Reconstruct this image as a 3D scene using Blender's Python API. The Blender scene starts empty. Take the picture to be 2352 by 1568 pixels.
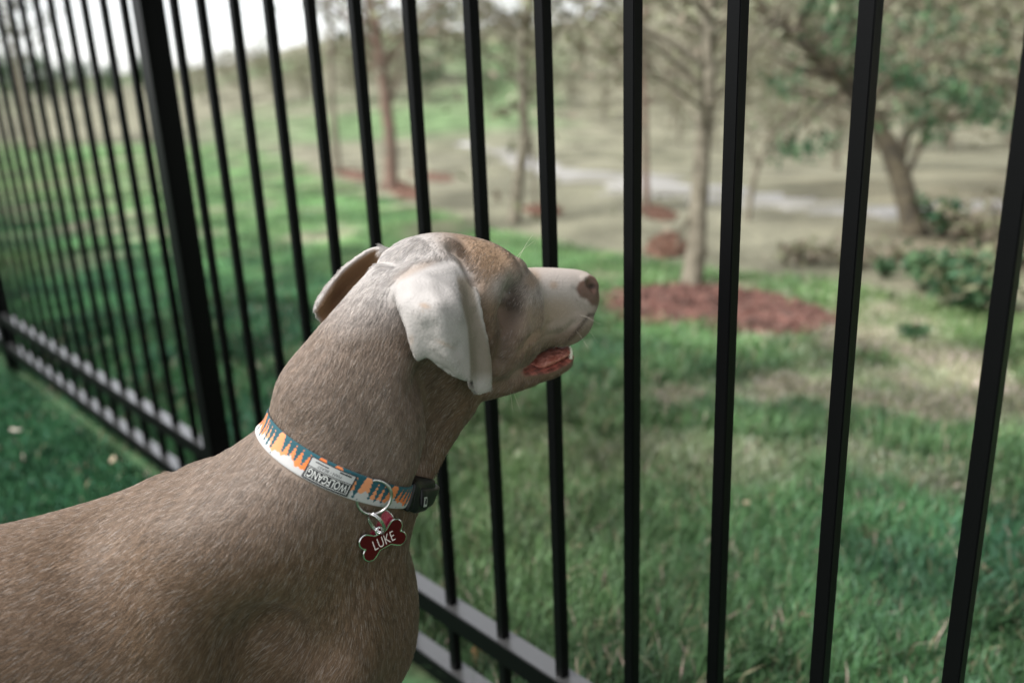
import bpy, bmesh, math, random
import numpy as np
from mathutils import Vector, Matrix
from mathutils.bvhtree import BVHTree

SC = bpy.context.scene
COL = SC.collection
RNG = np.random.default_rng(7)
random.seed(7)

# ------------------------------------------------------------------ camera
CAM_H = 1.045
PITCH, ROLL, FPX = 0.298842755, -0.0432360585, 2113.14
cd = bpy.data.cameras.new('camera')
cam = bpy.data.objects.new('camera', cd)
COL.objects.link(cam)
SC.camera = cam
cp, sp = math.cos(PITCH), math.sin(PITCH)
FW = np.array([0, cp, -sp]); _r = np.array([1., 0, 0]); _u = np.array([0, sp, cp])
RT = math.cos(ROLL) * _r + math.sin(ROLL) * _u
UP = -math.sin(ROLL) * _r + math.cos(ROLL) * _u
CC = np.array([0, 0, CAM_H])
cam.matrix_world = Matrix(((RT[0], UP[0], -FW[0], 0), (RT[1], UP[1], -FW[1], 0),
                           (RT[2], UP[2], -FW[2], CAM_H), (0, 0, 0, 1)))
cd.sensor_width = 36.0
cd.lens = FPX / 2560 * 36
cd.clip_start = 0.02
cd.clip_end = 1500
cd.dof.use_dof = True
cd.dof.focus_distance = 0.82
cd.dof.aperture_fstop = 2.5
cd.dof.aperture_blades = 9

# ------------------------------------------------------------------ sky and sun (bright overcast)
world = bpy.data.worlds.new('World')
SC.world = world
world.use_nodes = True
wn = world.node_tree.nodes; wl = world.node_tree.links
bg = wn['Background']
sky = wn.new('ShaderNodeTexSky')
sky.sky_type = 'NISHITA'
sky.sun_disc = False
SUN_EL, SUN_AZ = math.radians(56), math.radians(-108)
sky.sun_elevation = SUN_EL
sky.sun_rotation = SUN_AZ
sky.dust_density = 1.0
sky.air_density = 1.0
sky.ozone_density = 1.0
hs = wn.new('ShaderNodeHueSaturation')
hs.inputs['Saturation'].default_value = 0.16
hs.inputs['Value'].default_value = 1.0
wl.new(sky.outputs[0], hs.inputs['Color'])
wl.new(hs.outputs[0], bg.inputs['Color'])
bg.inputs['Strength'].default_value = 0.12
sl = bpy.data.lights.new('sun', 'SUN')
sl.energy = 2.3
sl.angle = math.radians(24)
sl.color = (1.0, 0.985, 0.96)
so = bpy.data.objects.new('sun', sl)
COL.objects.link(so)
# direction towards the sun: azimuth measured from +Y towards +X, as the sky texture does
sd = Vector((math.sin(SUN_AZ) * math.cos(SUN_EL), math.cos(SUN_AZ) * math.cos(SUN_EL), math.sin(SUN_EL)))
so.rotation_euler = sd.to_track_quat('Z', 'Y').to_euler()
so.location = (0, 0, 30)
SC.view_settings.view_transform = 'Standard'
SC.view_settings.look = 'None'
SC.view_settings.gamma = 1.0
SC.view_settings.exposure = 1.33
SC.cycles.max_bounces = 8
SC.cycles.transparent_max_bounces = 12
try:
    SC.cycles_curves.shape = 'RIBBONS'
except Exception:
    pass

# ------------------------------------------------------------------ helpers
def at(u, v, d):
    """A sighting in the 2352-wide view of the site, at depth d, as a world point."""
    k = 2352 / 2560 * FPX
    return CC + d * (FW + (u - 1176) / k * RT - (v - 784) / k * UP)

def view(X):
    k = 2352 / 2560 * FPX
    X = np.asarray(X) - CC
    d = X @ FW
    return 1176 + k * (X @ RT) / d, 784 - k * (X @ UP) / d, d

def tag(o, label=None, cat=None, group=None, kind=None):
    if label: o['label'] = label
    if cat: o['category'] = cat
    if group: o['group'] = group
    if kind: o['kind'] = kind
    return o

def link(o, parent=None):
    COL.objects.link(o)
    if parent is not None: o.parent = parent
    return o

def empty(name, loc=(0, 0, 0)):
    o = bpy.data.objects.new(name, None)
    o.location = loc
    o.empty_display_size = 0.05
    return link(o)

def mesh_obj(name, verts, faces, mat, parent=None, smooth=False):
    me = bpy.data.meshes.new(name)
    me.from_pydata([tuple(map(float, v)) for v in verts], [], [tuple(map(int, f)) for f in faces])
    if smooth:
        me.polygons.foreach_set('use_smooth', [True] * len(me.polygons))
    me.update()
    if mat is not None: me.materials.append(mat)
    o = bpy.data.objects.new(name, me)
    return link(o, parent)

def fast_mesh(name, V, F, mat, parent=None, smooth=False, cols=None):
    """V (n,3), F (m,k) arrays with constant k."""
    V = np.asarray(V, np.float32); F = np.asarray(F, np.int32)
    me = bpy.data.meshes.new(name)
    me.vertices.add(len(V)); me.vertices.foreach_set('co', V.ravel())
    k = F.shape[1]
    me.loops.add(F.size); me.loops.foreach_set('vertex_index', F.ravel())
    me.polygons.add(len(F)); me.polygons.foreach_set('loop_start', np.arange(0, F.size, k, dtype=np.int32))
    me.update(calc_edges=True)
    me.polygons.foreach_set('use_smooth', np.full(len(F), smooth))
    if cols is not None:
        a = me.color_attributes.new('Col', 'FLOAT_COLOR', 'POINT')
        c = np.ones((len(V), 4), np.float32); c[:, :3] = cols
        a.data.foreach_set('color', c.ravel())
    me.validate()
    if mat is not None: me.materials.append(mat)
    o = bpy.data.objects.new(name, me)
    return link(o, parent)

def crom(P, n):
    """Catmull-Rom through rows of P, n samples."""
    P = np.asarray(P, float)
    m = len(P)
    t = np.linspace(0, m - 1, n)
    i = np.clip(t.astype(int), 0, m - 2); f = (t - i)
    sh = (-1,) + (1,) * (P.ndim - 1); f = f.reshape(sh)
    p0 = P[np.clip(i - 1, 0, m - 1)]; p1 = P[i]; p2 = P[i + 1]; p3 = P[np.clip(i + 2, 0, m - 1)]
    return 0.5 * (2 * p1 + (p2 - p0) * f + (2 * p0 - 5 * p1 + 4 * p2 - p3) * f ** 2 + (3 * p1 - p0 - 3 * p2 + p3) * f ** 3)

def tube(path, radii, n=8, cap=True):
    path = np.asarray(path, float); radii = np.broadcast_to(radii, (len(path),))
    V = []; F = []
    t = np.gradient(path, axis=0); t /= np.linalg.norm(t, axis=1)[:, None] + 1e-9
    ref = np.array([0, 0, 1.]) if abs(t[0][2]) < .9 else np.array([1., 0, 0])
    for i, (p, d, r) in enumerate(zip(path, t, radii)):
        a = np.cross(d, ref); a /= np.linalg.norm(a) + 1e-9
        b = np.cross(d, a); ref = np.cross(a, d)
        for k in range(n):
            th = 2 * math.pi * k / n
            V.append(p + r * (math.cos(th) * a + math.sin(th) * b))
    for i in range(len(path) - 1):
        for k in range(n):
            k2 = (k + 1) % n
            F.append((i * n + k, i * n + k2, (i + 1) * n + k2, (i + 1) * n + k))
    if cap:
        F.append(tuple(range(n))[::-1]); F.append(tuple((len(path) - 1) * n + k for k in range(n)))
    return V, F

class MB:
    """Collects primitives into one mesh."""
    def __init__(self): self.V = []; self.F = []
    def add(self, V, F):
        o = len(self.V); self.V += [tuple(v) for v in V]; self.F += [tuple(i + o for i in f) for f in F]
        return self
    def box(self, c, ax, ay, az, h):
        c = np.asarray(c, float); ax, ay, az = [np.asarray(a, float) * s for a, s in zip((ax, ay, az), h)]
        V = [c + i * ax + j * ay + k * az for i in (-1, 1) for j in (-1, 1) for k in (-1, 1)]
        return self.add(V, [(0, 1, 3, 2), (4, 6, 7, 5), (0, 4, 5, 1), (2, 3, 7, 6), (0, 2, 6, 4), (1, 5, 7, 3)])
    def tube(self, p, r, n=8): return self.add(*tube(p, r, n))
    def build(self, name, mat, parent=None, smooth=False): return mesh_obj(name, self.V, self.F, mat, parent, smooth)

def bevel(o, w, seg=2):
    m = o.modifiers.new('bevel', 'BEVEL'); m.width = w; m.segments = seg; m.limit_method = 'ANGLE'
    return o

def mat(name, color=(.5, .5, .5), rough=.6, metal=0., spec=.5, noise=None, bump=None, attr=None, sheen=0, coat=0):
    m = bpy.data.materials.new(name); m.use_nodes = True
    nt = m.node_tree; b = nt.nodes['Principled BSDF']
    b.inputs['Base Color'].default_value = (*color, 1)
    b.inputs['Roughness'].default_value = rough
    b.inputs['Metallic'].default_value = metal
    b.inputs['Specular IOR Level'].default_value = spec
    b.inputs['Sheen Weight'].default_value = sheen
    b.inputs['Coat Weight'].default_value = coat
    src = None
    if attr:
        a = nt.nodes.new('ShaderNodeAttribute'); a.attribute_name = attr; src = a.outputs['Color']
    if noise:                       # (scale, second colour, detail, low, high)
        tc = nt.nodes.new('ShaderNodeTexCoord')
        n = nt.nodes.new('ShaderNodeTexNoise'); n.inputs['Scale'].default_value = noise[0]; n.inputs['Detail'].default_value = noise[2]
        nt.links.new(tc.outputs['Object'], n.inputs['Vector'])
        r = nt.nodes.new('ShaderNodeMapRange'); r.inputs['From Min'].default_value = noise[3]; r.inputs['From Max'].default_value = noise[4]
        nt.links.new(n.outputs['Fac'], r.inputs['Value'])
        x = nt.nodes.new('ShaderNodeMix'); x.data_type = 'RGBA'
        nt.links.new(r.outputs[0], x.inputs['Factor'])
        if src: nt.links.new(src, x.inputs[6])
        else: x.inputs[6].default_value = (*color, 1)
        x.inputs[7].default_value = (*noise[1], 1)
        src = x.outputs[2]
    if src: nt.links.new(src, b.inputs['Base Color'])
    if bump:                        # (scale, strength, distance)
        tc = nt.nodes.new('ShaderNodeTexCoord')
        n = nt.nodes.new('ShaderNodeTexNoise'); n.inputs['Scale'].default_value = bump[0]; n.inputs['Detail'].default_value = 4
        nt.links.new(tc.outputs['Object'], n.inputs['Vector'])
        bp = nt.nodes.new('ShaderNodeBump'); bp.inputs['Strength'].default_value = bump[1]; bp.inputs['Distance'].default_value = bump[2]
        nt.links.new(n.outputs['Fac'], bp.inputs['Height']); nt.links.new(bp.outputs[0], b.inputs['Normal'])
    return m
# ------------------------------------------------------------------ the ground
FS = .13                                              # picket spacing
F0 = np.array([1.08483, 7.32921]) * FS
FD = np.array([math.cos(-.832766515), math.sin(-.832766515)]); FN = np.array([-FD[1], FD[0]])   # FN points away from the camera
def fence_side(x, y): return (x - F0[0]) * FN[0] + (y - F0[1]) * FN[1]

_perm = np.random.default_rng(3).random((256, 256))
def vnoise(x, y):
    xi = np.floor(x).astype(int); yi = np.floor(y).astype(int); fx = x - xi; fy = y - yi
    fx = fx * fx * (3 - 2 * fx); fy = fy * fy * (3 - 2 * fy)
    g = lambda a, b: _perm[a % 256, b % 256]
    return (g(xi, yi) * (1 - fx) + g(xi + 1, yi) * fx) * (1 - fy) + (g(xi, yi + 1) * (1 - fx) + g(xi + 1, yi + 1) * fx) * fy
def fbm(x, y, o=4):
    s = 0; a = .5
    for i in range(o): s = s + a * vnoise(x * 2 ** i + 17 * i, y * 2 ** i + 5 * i); a *= .5
    return s / (1 - .5 ** o)
def sstep(a, b, x):
    t = np.clip((x - a) / (b - a), 0, 1); return t * t * (3 - 2 * t)

def ground(x, y):
    x = np.asarray(x, float); y = np.asarray(y, float)
    z = -.030 * np.clip(y - 1.6, 0, 14) - .012 * np.clip(x, 0, 10) * sstep(2, 6, y)
    z = z - .45 * sstep(11, 20, y)
    an = x / np.maximum(y, 1)
    z = z + sstep(24, 95, y) * (2.2 + 5.0 * sstep(-.5, -.12, an) + 3.0 * sstep(0, .4, an)) + np.clip(y - 95, 0, 400) * .03
    z = z + sstep(6, 24, x) * sstep(12, 40, y) * 2.5
    z = z + .035 * (fbm(x * .9, y * .9, 3) - .5) * sstep(1.5, 4, y) + .5 * (fbm(x * .08, y * .08, 3) - .5) * sstep(14, 30, y)
    return z
def hit_ground(u, v):
    k = 2352 / 2560 * FPX
    d = FW + (u - 1176) / k * RT - (v - 784) / k * UP
    t = np.linspace(.5, 260, 26000)
    X = CC + t[:, None] * d
    below = X[:, 2] < ground(X[:, 0], X[:, 1])
    i = np.argmax(below) if below.any() else len(t) - 1
    p = X[i].copy(); p[2] = ground(p[0], p[1]); return p
LAWN_EDGE = np.array([(-300, 325), (0, 330), (480, 335), (620, 350), (760, 410), (940, 470), (1100, 515), (1290, 560), (1480, 590), (1700, 630), (1900, 655), (2120, 695), (2352, 735), (2700, 800)], float)
def lawn_colour(x, y):
    """Colour of the turf, with dead patches and its near-to-far light and shade."""
    x = np.asarray(x, float); y = np.asarray(y, float)
    green = np.array([.043, .120, .046]); deep = np.array([.022, .074, .034]); straw = np.array([.25, .225, .16]); olive = np.array([.095, .125, .045])
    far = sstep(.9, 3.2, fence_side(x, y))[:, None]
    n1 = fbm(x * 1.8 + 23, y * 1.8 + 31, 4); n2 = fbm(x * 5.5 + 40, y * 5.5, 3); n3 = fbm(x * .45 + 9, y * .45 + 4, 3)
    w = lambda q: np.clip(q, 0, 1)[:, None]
    c = green * (1 - far) + np.array([.118, .215, .080]) * far  # lush near, mown far, with self-shade and lit tips put into the green
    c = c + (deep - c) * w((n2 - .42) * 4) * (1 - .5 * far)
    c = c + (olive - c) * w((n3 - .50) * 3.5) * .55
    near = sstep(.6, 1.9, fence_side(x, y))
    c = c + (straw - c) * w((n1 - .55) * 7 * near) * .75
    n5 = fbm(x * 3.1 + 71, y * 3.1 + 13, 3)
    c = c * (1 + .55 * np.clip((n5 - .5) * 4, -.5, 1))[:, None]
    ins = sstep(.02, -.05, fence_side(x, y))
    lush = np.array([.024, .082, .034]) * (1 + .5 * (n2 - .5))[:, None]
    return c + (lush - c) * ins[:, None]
def zones(x, y, z):
    """0 = lawn, 1 = dormant grass and scrub beyond the mown edge."""
    u, v, d = view(np.stack([x, y, z], -1))
    ve = np.interp(u, LAWN_EDGE[:, 0], LAWN_EDGE[:, 1])
    q = sstep(8, -14, v - ve + 30 * (fbm(x * 1.2, y * 1.2, 3) - .5)) * (d > .5)
    return q
xs = np.sinh(np.linspace(-6.2, 6.2, 300)) / np.sinh(6.2) * 320
ys = np.concatenate([np.linspace(-8, 0, 14)[:-1], np.linspace(0, 7, 110)[:-1], 7 * np.exp(np.linspace(0, 4.05, 170))])
GX, GY = np.meshgrid(xs, ys); gx = GX.ravel(); gy = GY.ravel(); gz = ground(gx, gy)
zq = zones(gx, gy, gz)
lc = lawn_colour(gx, gy)
bn = fbm(gx * .5, gy * .5, 4)[:, None]; bn2 = fbm(gx * .11 + 7, gy * .11, 3)[:, None]
dorm = np.array([.125, .122, .082]) * (1 - bn) + np.array([.215, .205, .15]) * bn
dorm = dorm + (np.array([.12, .18, .085]) - dorm) * np.clip((bn2 - .52) * 4, 0, 1) * sstep(20, 34, gy)[:, None]
scrub = np.array([.15, .13, .085])
rightness = (sstep(.9, 2.2, gx - .16 * gy) * sstep(14, 7, gy))[:, None]
dorm = dorm + (scrub - dorm) * rightness * (.3 + .9 * np.clip((fbm(gx * 2.3, gy * 2.3, 4)[:, None] - .35) * 3, 0, 1)) * .7
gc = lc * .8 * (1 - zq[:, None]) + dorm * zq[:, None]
bed = np.exp(-((fence_side(gx, gy) - .04) / .05) ** 2)[:, None] * (gy > 0)[:, None]
gc = gc + (np.array([.075, .058, .04]) - gc) * bed * .6
nxs, nys = len(xs), len(ys)
ii, jj = np.meshgrid(np.arange(nys - 1), np.arange(nxs - 1), indexing='ij'); q0 = (ii * nxs + jj).ravel()
m_ground = mat('ground_turf', attr='Col', rough=.95, spec=.1, bump=(9, .6, .03))
gnode = m_ground.node_tree; _b = gnode.nodes['Principled BSDF']
_n = gnode.nodes.new('ShaderNodeTexNoise'); _n.inputs['Scale'].default_value = 22; _n.inputs['Detail'].default_value = 5
_t = gnode.nodes.new('ShaderNodeTexCoord'); gnode.links.new(_t.outputs['Object'], _n.inputs['Vector'])
_m = gnode.nodes.new('ShaderNodeMapRange'); _m.inputs['From Min'].default_value = .3; _m.inputs['From Max'].default_value = .7; _m.inputs['To Min'].default_value = .65; _m.inputs['To Max'].default_value = 1.35
gnode.links.new(_n.outputs['Fac'], _m.inputs['Value'])
_s = gnode.nodes.new('ShaderNodeVectorMath'); _s.operation = 'SCALE'
_n2 = gnode.nodes.new('ShaderNodeTexNoise'); _n2.inputs['Scale'].default_value = 1.1; _n2.inputs['Detail'].default_value = 6; gnode.links.new(_t.outputs['Object'], _n2.inputs['Vector'])
_m2 = gnode.nodes.new('ShaderNodeMapRange'); _m2.inputs['From Min'].default_value = .35; _m2.inputs['From Max'].default_value = .68; _m2.inputs['To Min'].default_value = .62; _m2.inputs['To Max'].default_value = 1.5; gnode.links.new(_n2.outputs['Fac'], _m2.inputs['Value'])
_mm = gnode.nodes.new('ShaderNodeMath'); _mm.operation = 'MULTIPLY'; gnode.links.new(_m.outputs[0], _mm.inputs[0]); gnode.links.new(_m2.outputs[0], _mm.inputs[1])
gnode.links.new(_b.inputs['Base Color'].links[0].from_socket, _s.inputs[0]); gnode.links.new(_mm.outputs[0], _s.inputs['Scale']); gnode.links.new(_s.outputs[0], _b.inputs['Base Color'])
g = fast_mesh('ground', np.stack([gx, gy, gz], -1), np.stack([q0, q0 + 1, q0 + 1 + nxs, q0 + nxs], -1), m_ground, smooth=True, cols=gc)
tag(g, kind='structure')

# pale gravel path winding through the hollow
PATH = [(1060, 330), (1160, 352), (1310, 400), (1480, 428), (1620, 446), (1760, 466), (1900, 478), (2030, 490), (2300, 470)]
pp = np.array([hit_ground(*q) for q in PATH]); pp = crom(pp, 90)
tg = np.gradient(pp[:, :2], axis=0); tg /= np.linalg.norm(tg, axis=1)[:, None]; nn = np.stack([-tg[:, 1], tg[:, 0]], -1)
hw = np.interp(np.arange(90), [0, 30, 55, 89], [.25, .9, .50, .34]) * (1 + .35 * np.sin(np.arange(90) * .9) + .2 * np.sin(np.arange(90) * 2.3))
V = []
for a in np.linspace(-1, 1, 7):
    xy = pp[:, :2] + nn * (hw * a)[:, None]; V.append(np.column_stack([xy, ground(xy[:, 0], xy[:, 1]) + .035 - .11 * a ** 6]))
V = np.array(V).reshape(-1, 3)
F = [(r * 90 + i, (r + 1) * 90 + i, (r + 1) * 90 + i + 1, r * 90 + i + 1) for r in range(6) for i in range(89)]
m_gravel = mat('gravel', (.34, .33, .32), .9, noise=(.9, (.20, .19, .15), 6, .40, .60), bump=(14, .8, .05))
tag(mesh_obj('path', V, F, m_gravel, smooth=True), kind='structure')

# ------------------------------------------------------------------ the fence
m_black = mat('black_powder_coat', (.002, .002, .0022), .42, spec=.10, bump=(900, .06, .0006))
_bn = m_black.node_tree; _p = _bn.nodes['Principled BSDF']
# greyer, glossier wherever it faces up: the sky's reflection put into the material
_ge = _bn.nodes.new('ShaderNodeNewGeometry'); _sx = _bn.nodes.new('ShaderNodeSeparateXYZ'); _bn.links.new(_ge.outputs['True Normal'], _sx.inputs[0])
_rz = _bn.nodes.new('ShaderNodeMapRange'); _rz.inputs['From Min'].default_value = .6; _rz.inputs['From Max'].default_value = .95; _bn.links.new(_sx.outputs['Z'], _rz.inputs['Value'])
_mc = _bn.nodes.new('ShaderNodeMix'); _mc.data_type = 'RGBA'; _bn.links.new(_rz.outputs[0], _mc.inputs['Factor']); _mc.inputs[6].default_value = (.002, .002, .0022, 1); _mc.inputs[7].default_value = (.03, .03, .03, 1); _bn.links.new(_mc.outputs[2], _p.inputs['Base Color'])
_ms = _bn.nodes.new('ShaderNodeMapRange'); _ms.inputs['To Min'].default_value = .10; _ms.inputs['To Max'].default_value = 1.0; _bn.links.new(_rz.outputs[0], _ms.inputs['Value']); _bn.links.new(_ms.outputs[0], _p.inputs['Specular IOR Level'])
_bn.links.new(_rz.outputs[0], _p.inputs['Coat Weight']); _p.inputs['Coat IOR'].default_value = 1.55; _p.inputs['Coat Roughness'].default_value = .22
fence = empty('metal_fence', (F0[0], F0[1], 0))
tag(fence, 'black metal picket fence with square bars and twin lower rails standing in the grass', 'fence')
def fp(k, off=0, z=0): return np.array([*(FD * (k + 1) * FS + FN * off), z])      # local to the fence
FD3 = np.array([*FD, 0]); FN3 = np.array([*FN, 0])
PW, TOP = .0154, 1.72
K0, K1 = -42, 7
pk = MB().box((0, 0, (TOP + .035) / 2), FD3, FN3, ZZ_ := np.array([0, 0, 1.]), (PW / 2, PW / 2, (TOP - .035) / 2))
p0 = pk.build('picket', m_black, fence); bevel(p0, .0012, 2)
bm = bmesh.new(); bm.from_mesh(p0.data); bmesh.ops.bevel(bm, geom=bm.edges[:], offset=.0011, segments=2, affect='EDGES'); bm.to_mesh(p0.data); bm.free(); p0.modifiers.clear()
POSTS = (-43, -27, -11, 5)
first = True
for k in range(K0, K1 + 1):
    if k in POSTS: continue
    o = p0 if first else p0.copy()
    if not first: COL.objects.link(o)
    o.parent = fence; o.location = fp(k); first = False
    o.rotation_euler = (random.uniform(-.0015, .0015), random.uniform(-.0015, .0015), random.uniform(-.01, .01))
for zt in (.205, .075, TOP - .06, TOP - .20):
    for a, b in zip(POSTS[:-1], POSTS[1:]):
        c = (fp(a + .19) + fp(b - .19)) / 2; L = np.linalg.norm(fp(b - .19) - fp(a + .19)) / 2
        rl = MB().box((0, 0, 0), FD3, FN3, ZZ_, (L, .0172, .019)).build('rail', m_black, fence)
        bm = bmesh.new(); bm.from_mesh(rl.data); bmesh.ops.bevel(bm, geom=bm.edges[:], offset=.0015, segments=2, affect='EDGES'); bm.to_mesh(rl.data); bm.free()
        rl.location = c + np.array([0, 0, zt - .019])
for k in POSTS:
    ps = MB().box((0, 0, .86), FD3, FN3, ZZ_, (.0255, .0255, .90)).build('post', m_black, fence)
    bm = bmesh.new(); bm.from_mesh(ps.data); bmesh.ops.bevel(bm, geom=bm.edges[:], offset=.002, segments=2, affect='EDGES'); bm.to_mesh(ps.data); bm.free()
    ps.location = fp(k)
    cap = MB().box((0, 0, 1.7675), FD3, FN3, ZZ_, (.029, .029, .0075)).build('post_cap', m_black, ps)

# ------------------------------------------------------------------ trees
m_bark = mat('bark_grey', (.21, .185, .135), .9, noise=(14, (.11, .095, .065), 5, .4, .62), bump=(30, .8, .02))
m_bark_red = mat('bark_red', (.185, .115, .085), .85, noise=(7, (.12, .09, .065), 5, .42, .6), bump=(30, .8, .02))
m_bark_dark = mat('bark_dark', (.115, .095, .06), .9, noise=(10, (.06, .05, .035), 5, .4, .62), bump=(30, .8, .02))
m_leaf = [mat('leaf_olive', (.17, .175, .10), .7), mat('leaf_pale', (.26, .26, .175), .7), mat('leaf_green', (.085, .155, .07), .7), mat('leaf_bud', (.23, .19, .14), .7), mat('leaf_pine', (.048, .11, .055), .6), mat('leaf_dark', (.055, .085, .04), .65)]
for m in m_leaf:
    b = m.node_tree.nodes['Principled BSDF']; b.inputs['Specular IOR Level'].default_value = .2
def leaves(centres, n, spread, size, mats, name, parent, seed=0, droop=0., flat=1.):
    """Leaf-sized faces in clumps, several kinds mixed."""
    r = np.random.default_rng(seed)
    centres = np.asarray(centres, float)
    k = r.integers(0, len(centres), n)
    c = centres[k] + r.normal(0, 1, (n, 3)) * spread * np.array([1, 1, flat])
    a = r.normal(0, 1, (n, 3)); a /= np.linalg.norm(a, axis=1)[:, None]; a[:, 2] -= droop; 
    b = np.cross(a, r.normal(0, 1, (n, 3))); b /= np.linalg.norm(b, axis=1)[:, None]
    s = size * r.uniform(.6, 1.4, n)[:, None]
    V = np.stack([c - a * s, c + b * s * .45, c + a * s, c - b * s * .45], 1).reshape(-1, 3)
    F = np.arange(n * 4).reshape(-1, 4)
    o = fast_mesh(name, V, F, mats[0], parent)
    for m in mats[1:]: o.data.materials.append(m)
    o.data.polygons.foreach_set('material_index', r.choice(len(mats), n, p=None).astype(np.int32))
    return o
def grow(base, path, r0, r1, m, parent, name='trunk', n=24, seg=9, wob=.0):
    P = crom(path, n); P = P + np.random.default_rng(int(abs(base[0] * 1000)) % 9999).normal(0, wob, P.shape) * np.linspace(0, 1, n)[:, None]
    V, F = tube(P - np.array(parent.location), np.linspace(r0, r1, n) * (1 + .35 * np.exp(-np.linspace(0, 1, n) * 30)), seg)
    return mesh_obj(name, V, F, m, parent, True)
TREEN = [0]
def sight_tree(label, uvs, wpx, m, branches=(), crown=None, top=2.2, cat='tree', name='tree', group=None, depth=None):
    """A tree standing where its foot is seen; uvs run up the trunk, wpx = its width in sight units at the foot."""
    b = hit_ground(*uvs[0]); d = view(b)[2] if depth is None else depth
    path = [b - np.array([0, 0, .05])] + [at(u, v, d) for u, v in uvs[1:]]
    ext = path[-1] - path[-2]; ext = ext / np.linalg.norm(ext)
    path.append(path[-1] + ext * top * .5 + np.array([0, 0, top * .5]))
    k = 2352 / 2560 * FPX
    r0 = wpx / 2 * d / k
    root = empty(name, tuple(b)); tag(root, label, cat, group)
    grow(b, path, r0, r0 * .42, m, root, wob=r0 * .15)
    TREEN[0] += 1; rr = np.random.default_rng(100 + TREEN[0])
    tips = []
    for br in branches:
        w, pts = br[0], br[1:]
        P = [at(u, v, d + (dd[0] if dd else 0)) for u, v, *dd in pts]
        o = grow(P[0], P, w / 2 * d / k, w / 2 * d / k * .35, m, root, 'limb', n=14, seg=6, wob=w * d / k * .2)
        tips += [P[-1], (P[-1] + P[-2]) / 2]
    # twigs above and around
    P = crom(path, 24); tw = MB()
    for i in range(40):
        j = int(rr.integers(11, 24)); s = P[j] - np.array(root.location)
        a = rr.uniform(0, 2 * math.pi); L = top * rr.uniform(.15, .5) * (1.2 - j / 40)
        e = s + np.array([math.cos(a) * L, math.sin(a) * L, L * rr.uniform(.3, .9)])
        tw.tube([s, (s + e) / 2 + rr.normal(0, L * .06, 3), e], [r0 * .22, r0 * .14, r0 * .06], 4); tips.append(e + np.array(root.location))
    tag(tw.build('twigs', m, root), kind='stuff')
    if crown:
        n, spread, size, mats = crown
        leaves(np.array(tips) - np.array(root.location), n, spread, size, mats, 'crown', root, 7 + TREEN[0])
    return root
OL, PA, GR, BU, PI, DK = m_leaf
sight_tree('slender leaning tree with red-brown bark rising from a mulch strip', [(897, 436), (896, 330), (884, 210), (866, 90), (845, -60)], 34, m_bark_red,
           [(10, (890, 260), (915, 170), (925, 80)), (8, (880, 190), (850, 120), (838, 40))], (700, .35, .06, [OL, PA, BU]), top=4)
sight_tree('forked pale tree with dark knots on its twisting trunk', [(1180, 512), (1190, 420), (1205, 320), (1200, 220), (1200, 90), (1206, -60)], 30, m_bark,
           [(16, (1202, 290), (1222, 340), (1228, 470)), (12, (1200, 230), (1160, 260), (1140, 262)), (10, (1202, 110), (1235, 60), (1270, 20))], (700, .35, .06, [OL, PA, BU]), top=4)
sight_tree('thin reddish sapling growing from a mulch strip behind the straightest fence bar', [(1488, 488), (1484, 400), (1482, 300), (1478, 150), (1480, 20)], 17, m_bark_red, [], (300, .25, .05, [OL, PA]), top=2.5)
sight_tree('mossy grey tree standing at the back of the broad red mulch bed', [(1583, 668), (1600, 560), (1604, 470), (1614, 350), (1626, 200), (1630, 60), (1636, -120)], 50, m_bark,
           [(26, (1622, 150), (1560, 108), (1470, 62), (1370, 6)), (14, (1626, 120), (1660, 70), (1700, 20)), (12, (1604, 480), (1570, 520), (1556, 570)), (10, (1630, 40), (1600, -10), (1560, -60))],
           (500, .18, .025, [OL, BU, PA]), top=2.2)
sight_tree('small forked sapling with a tuft of fresh green leaves right of the mossy tree', [(1716, 508), (1728, 430), (1752, 352), (1790, 290), (1830, 240)], 15, m_bark,
           [(9, (1740, 385), (1722, 330), (1712, 270))], (120, .12, .03, [OL, GR]), top=.8)
cf = sight_tree('big crooked evergreen leaning left with drooping green sprays', [(2105, 540), (2075, 430), (2040, 340), (2000, 262), (1940, 185), (1850, 100), (1745, 12)], 52, m_bark_dark,
           [(26, (2060, 390), (2100, 285), (2200, 268), (2352, 275)), (20, (1990, 250), (2060, 180), (2160, 215), (2270, 236)), (16, (2070, 430), (2122, 300), (2120, 120), (2118, -40)),
            (14, (1950, 195), (1880, 250), (1800, 330), (1760, 350)), (16, (1900, 140), (1960, 60), (2040, 10)), (12, (2010, 275), (1930, 235), (1850, 215), (1780, 200)), (14, (1820, 75), (1850, 20), (1880, -30))],
           None, top=1.5)
d6 = view(np.array(cf.location))[2]
sp = []
rr = np.random.default_rng(5)
for (u0, v0), (u1, v1), n, w in [((1985, 165), (2250, 236), 26, 16), ((1990, 100), (2080, 190), 14, 22), ((2010, 262), (2200, 280), 12, 14), ((1780, 350), (1890, 322), 10, 8), ((1870, 60), (2000, 130), 18, 30), ((1760, 190), (1840, 205), 6, 8), ((2230, 250), (2352, 290), 10, 14), ((1850, -20), (1990, 40), 18, 26), ((2100, 20), (2352, 120), 12, 50)]:
    for t in rr.random(n): sp.append(at(u0 + (u1 - u0) * t + rr.normal(0, w * .5), v0 + (v1 - v0) * t + rr.normal(0, w), d6 + rr.normal(0, .5)))
leaves(np.array(sp) - np.array(cf.location), 2200, .075, .030, [PI, PI, DK, GR], 'needle_sprays', cf, 21, droop=.4, flat=.55)
sight_tree('thin bare tree at the lawn edge left of the red-barked tree', [(776, 398), (768, 300), (762, 200), (758, 80), (750, -40)], 18, m_bark, [], (500, .5, .09, [OL, PA]), top=4)
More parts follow.
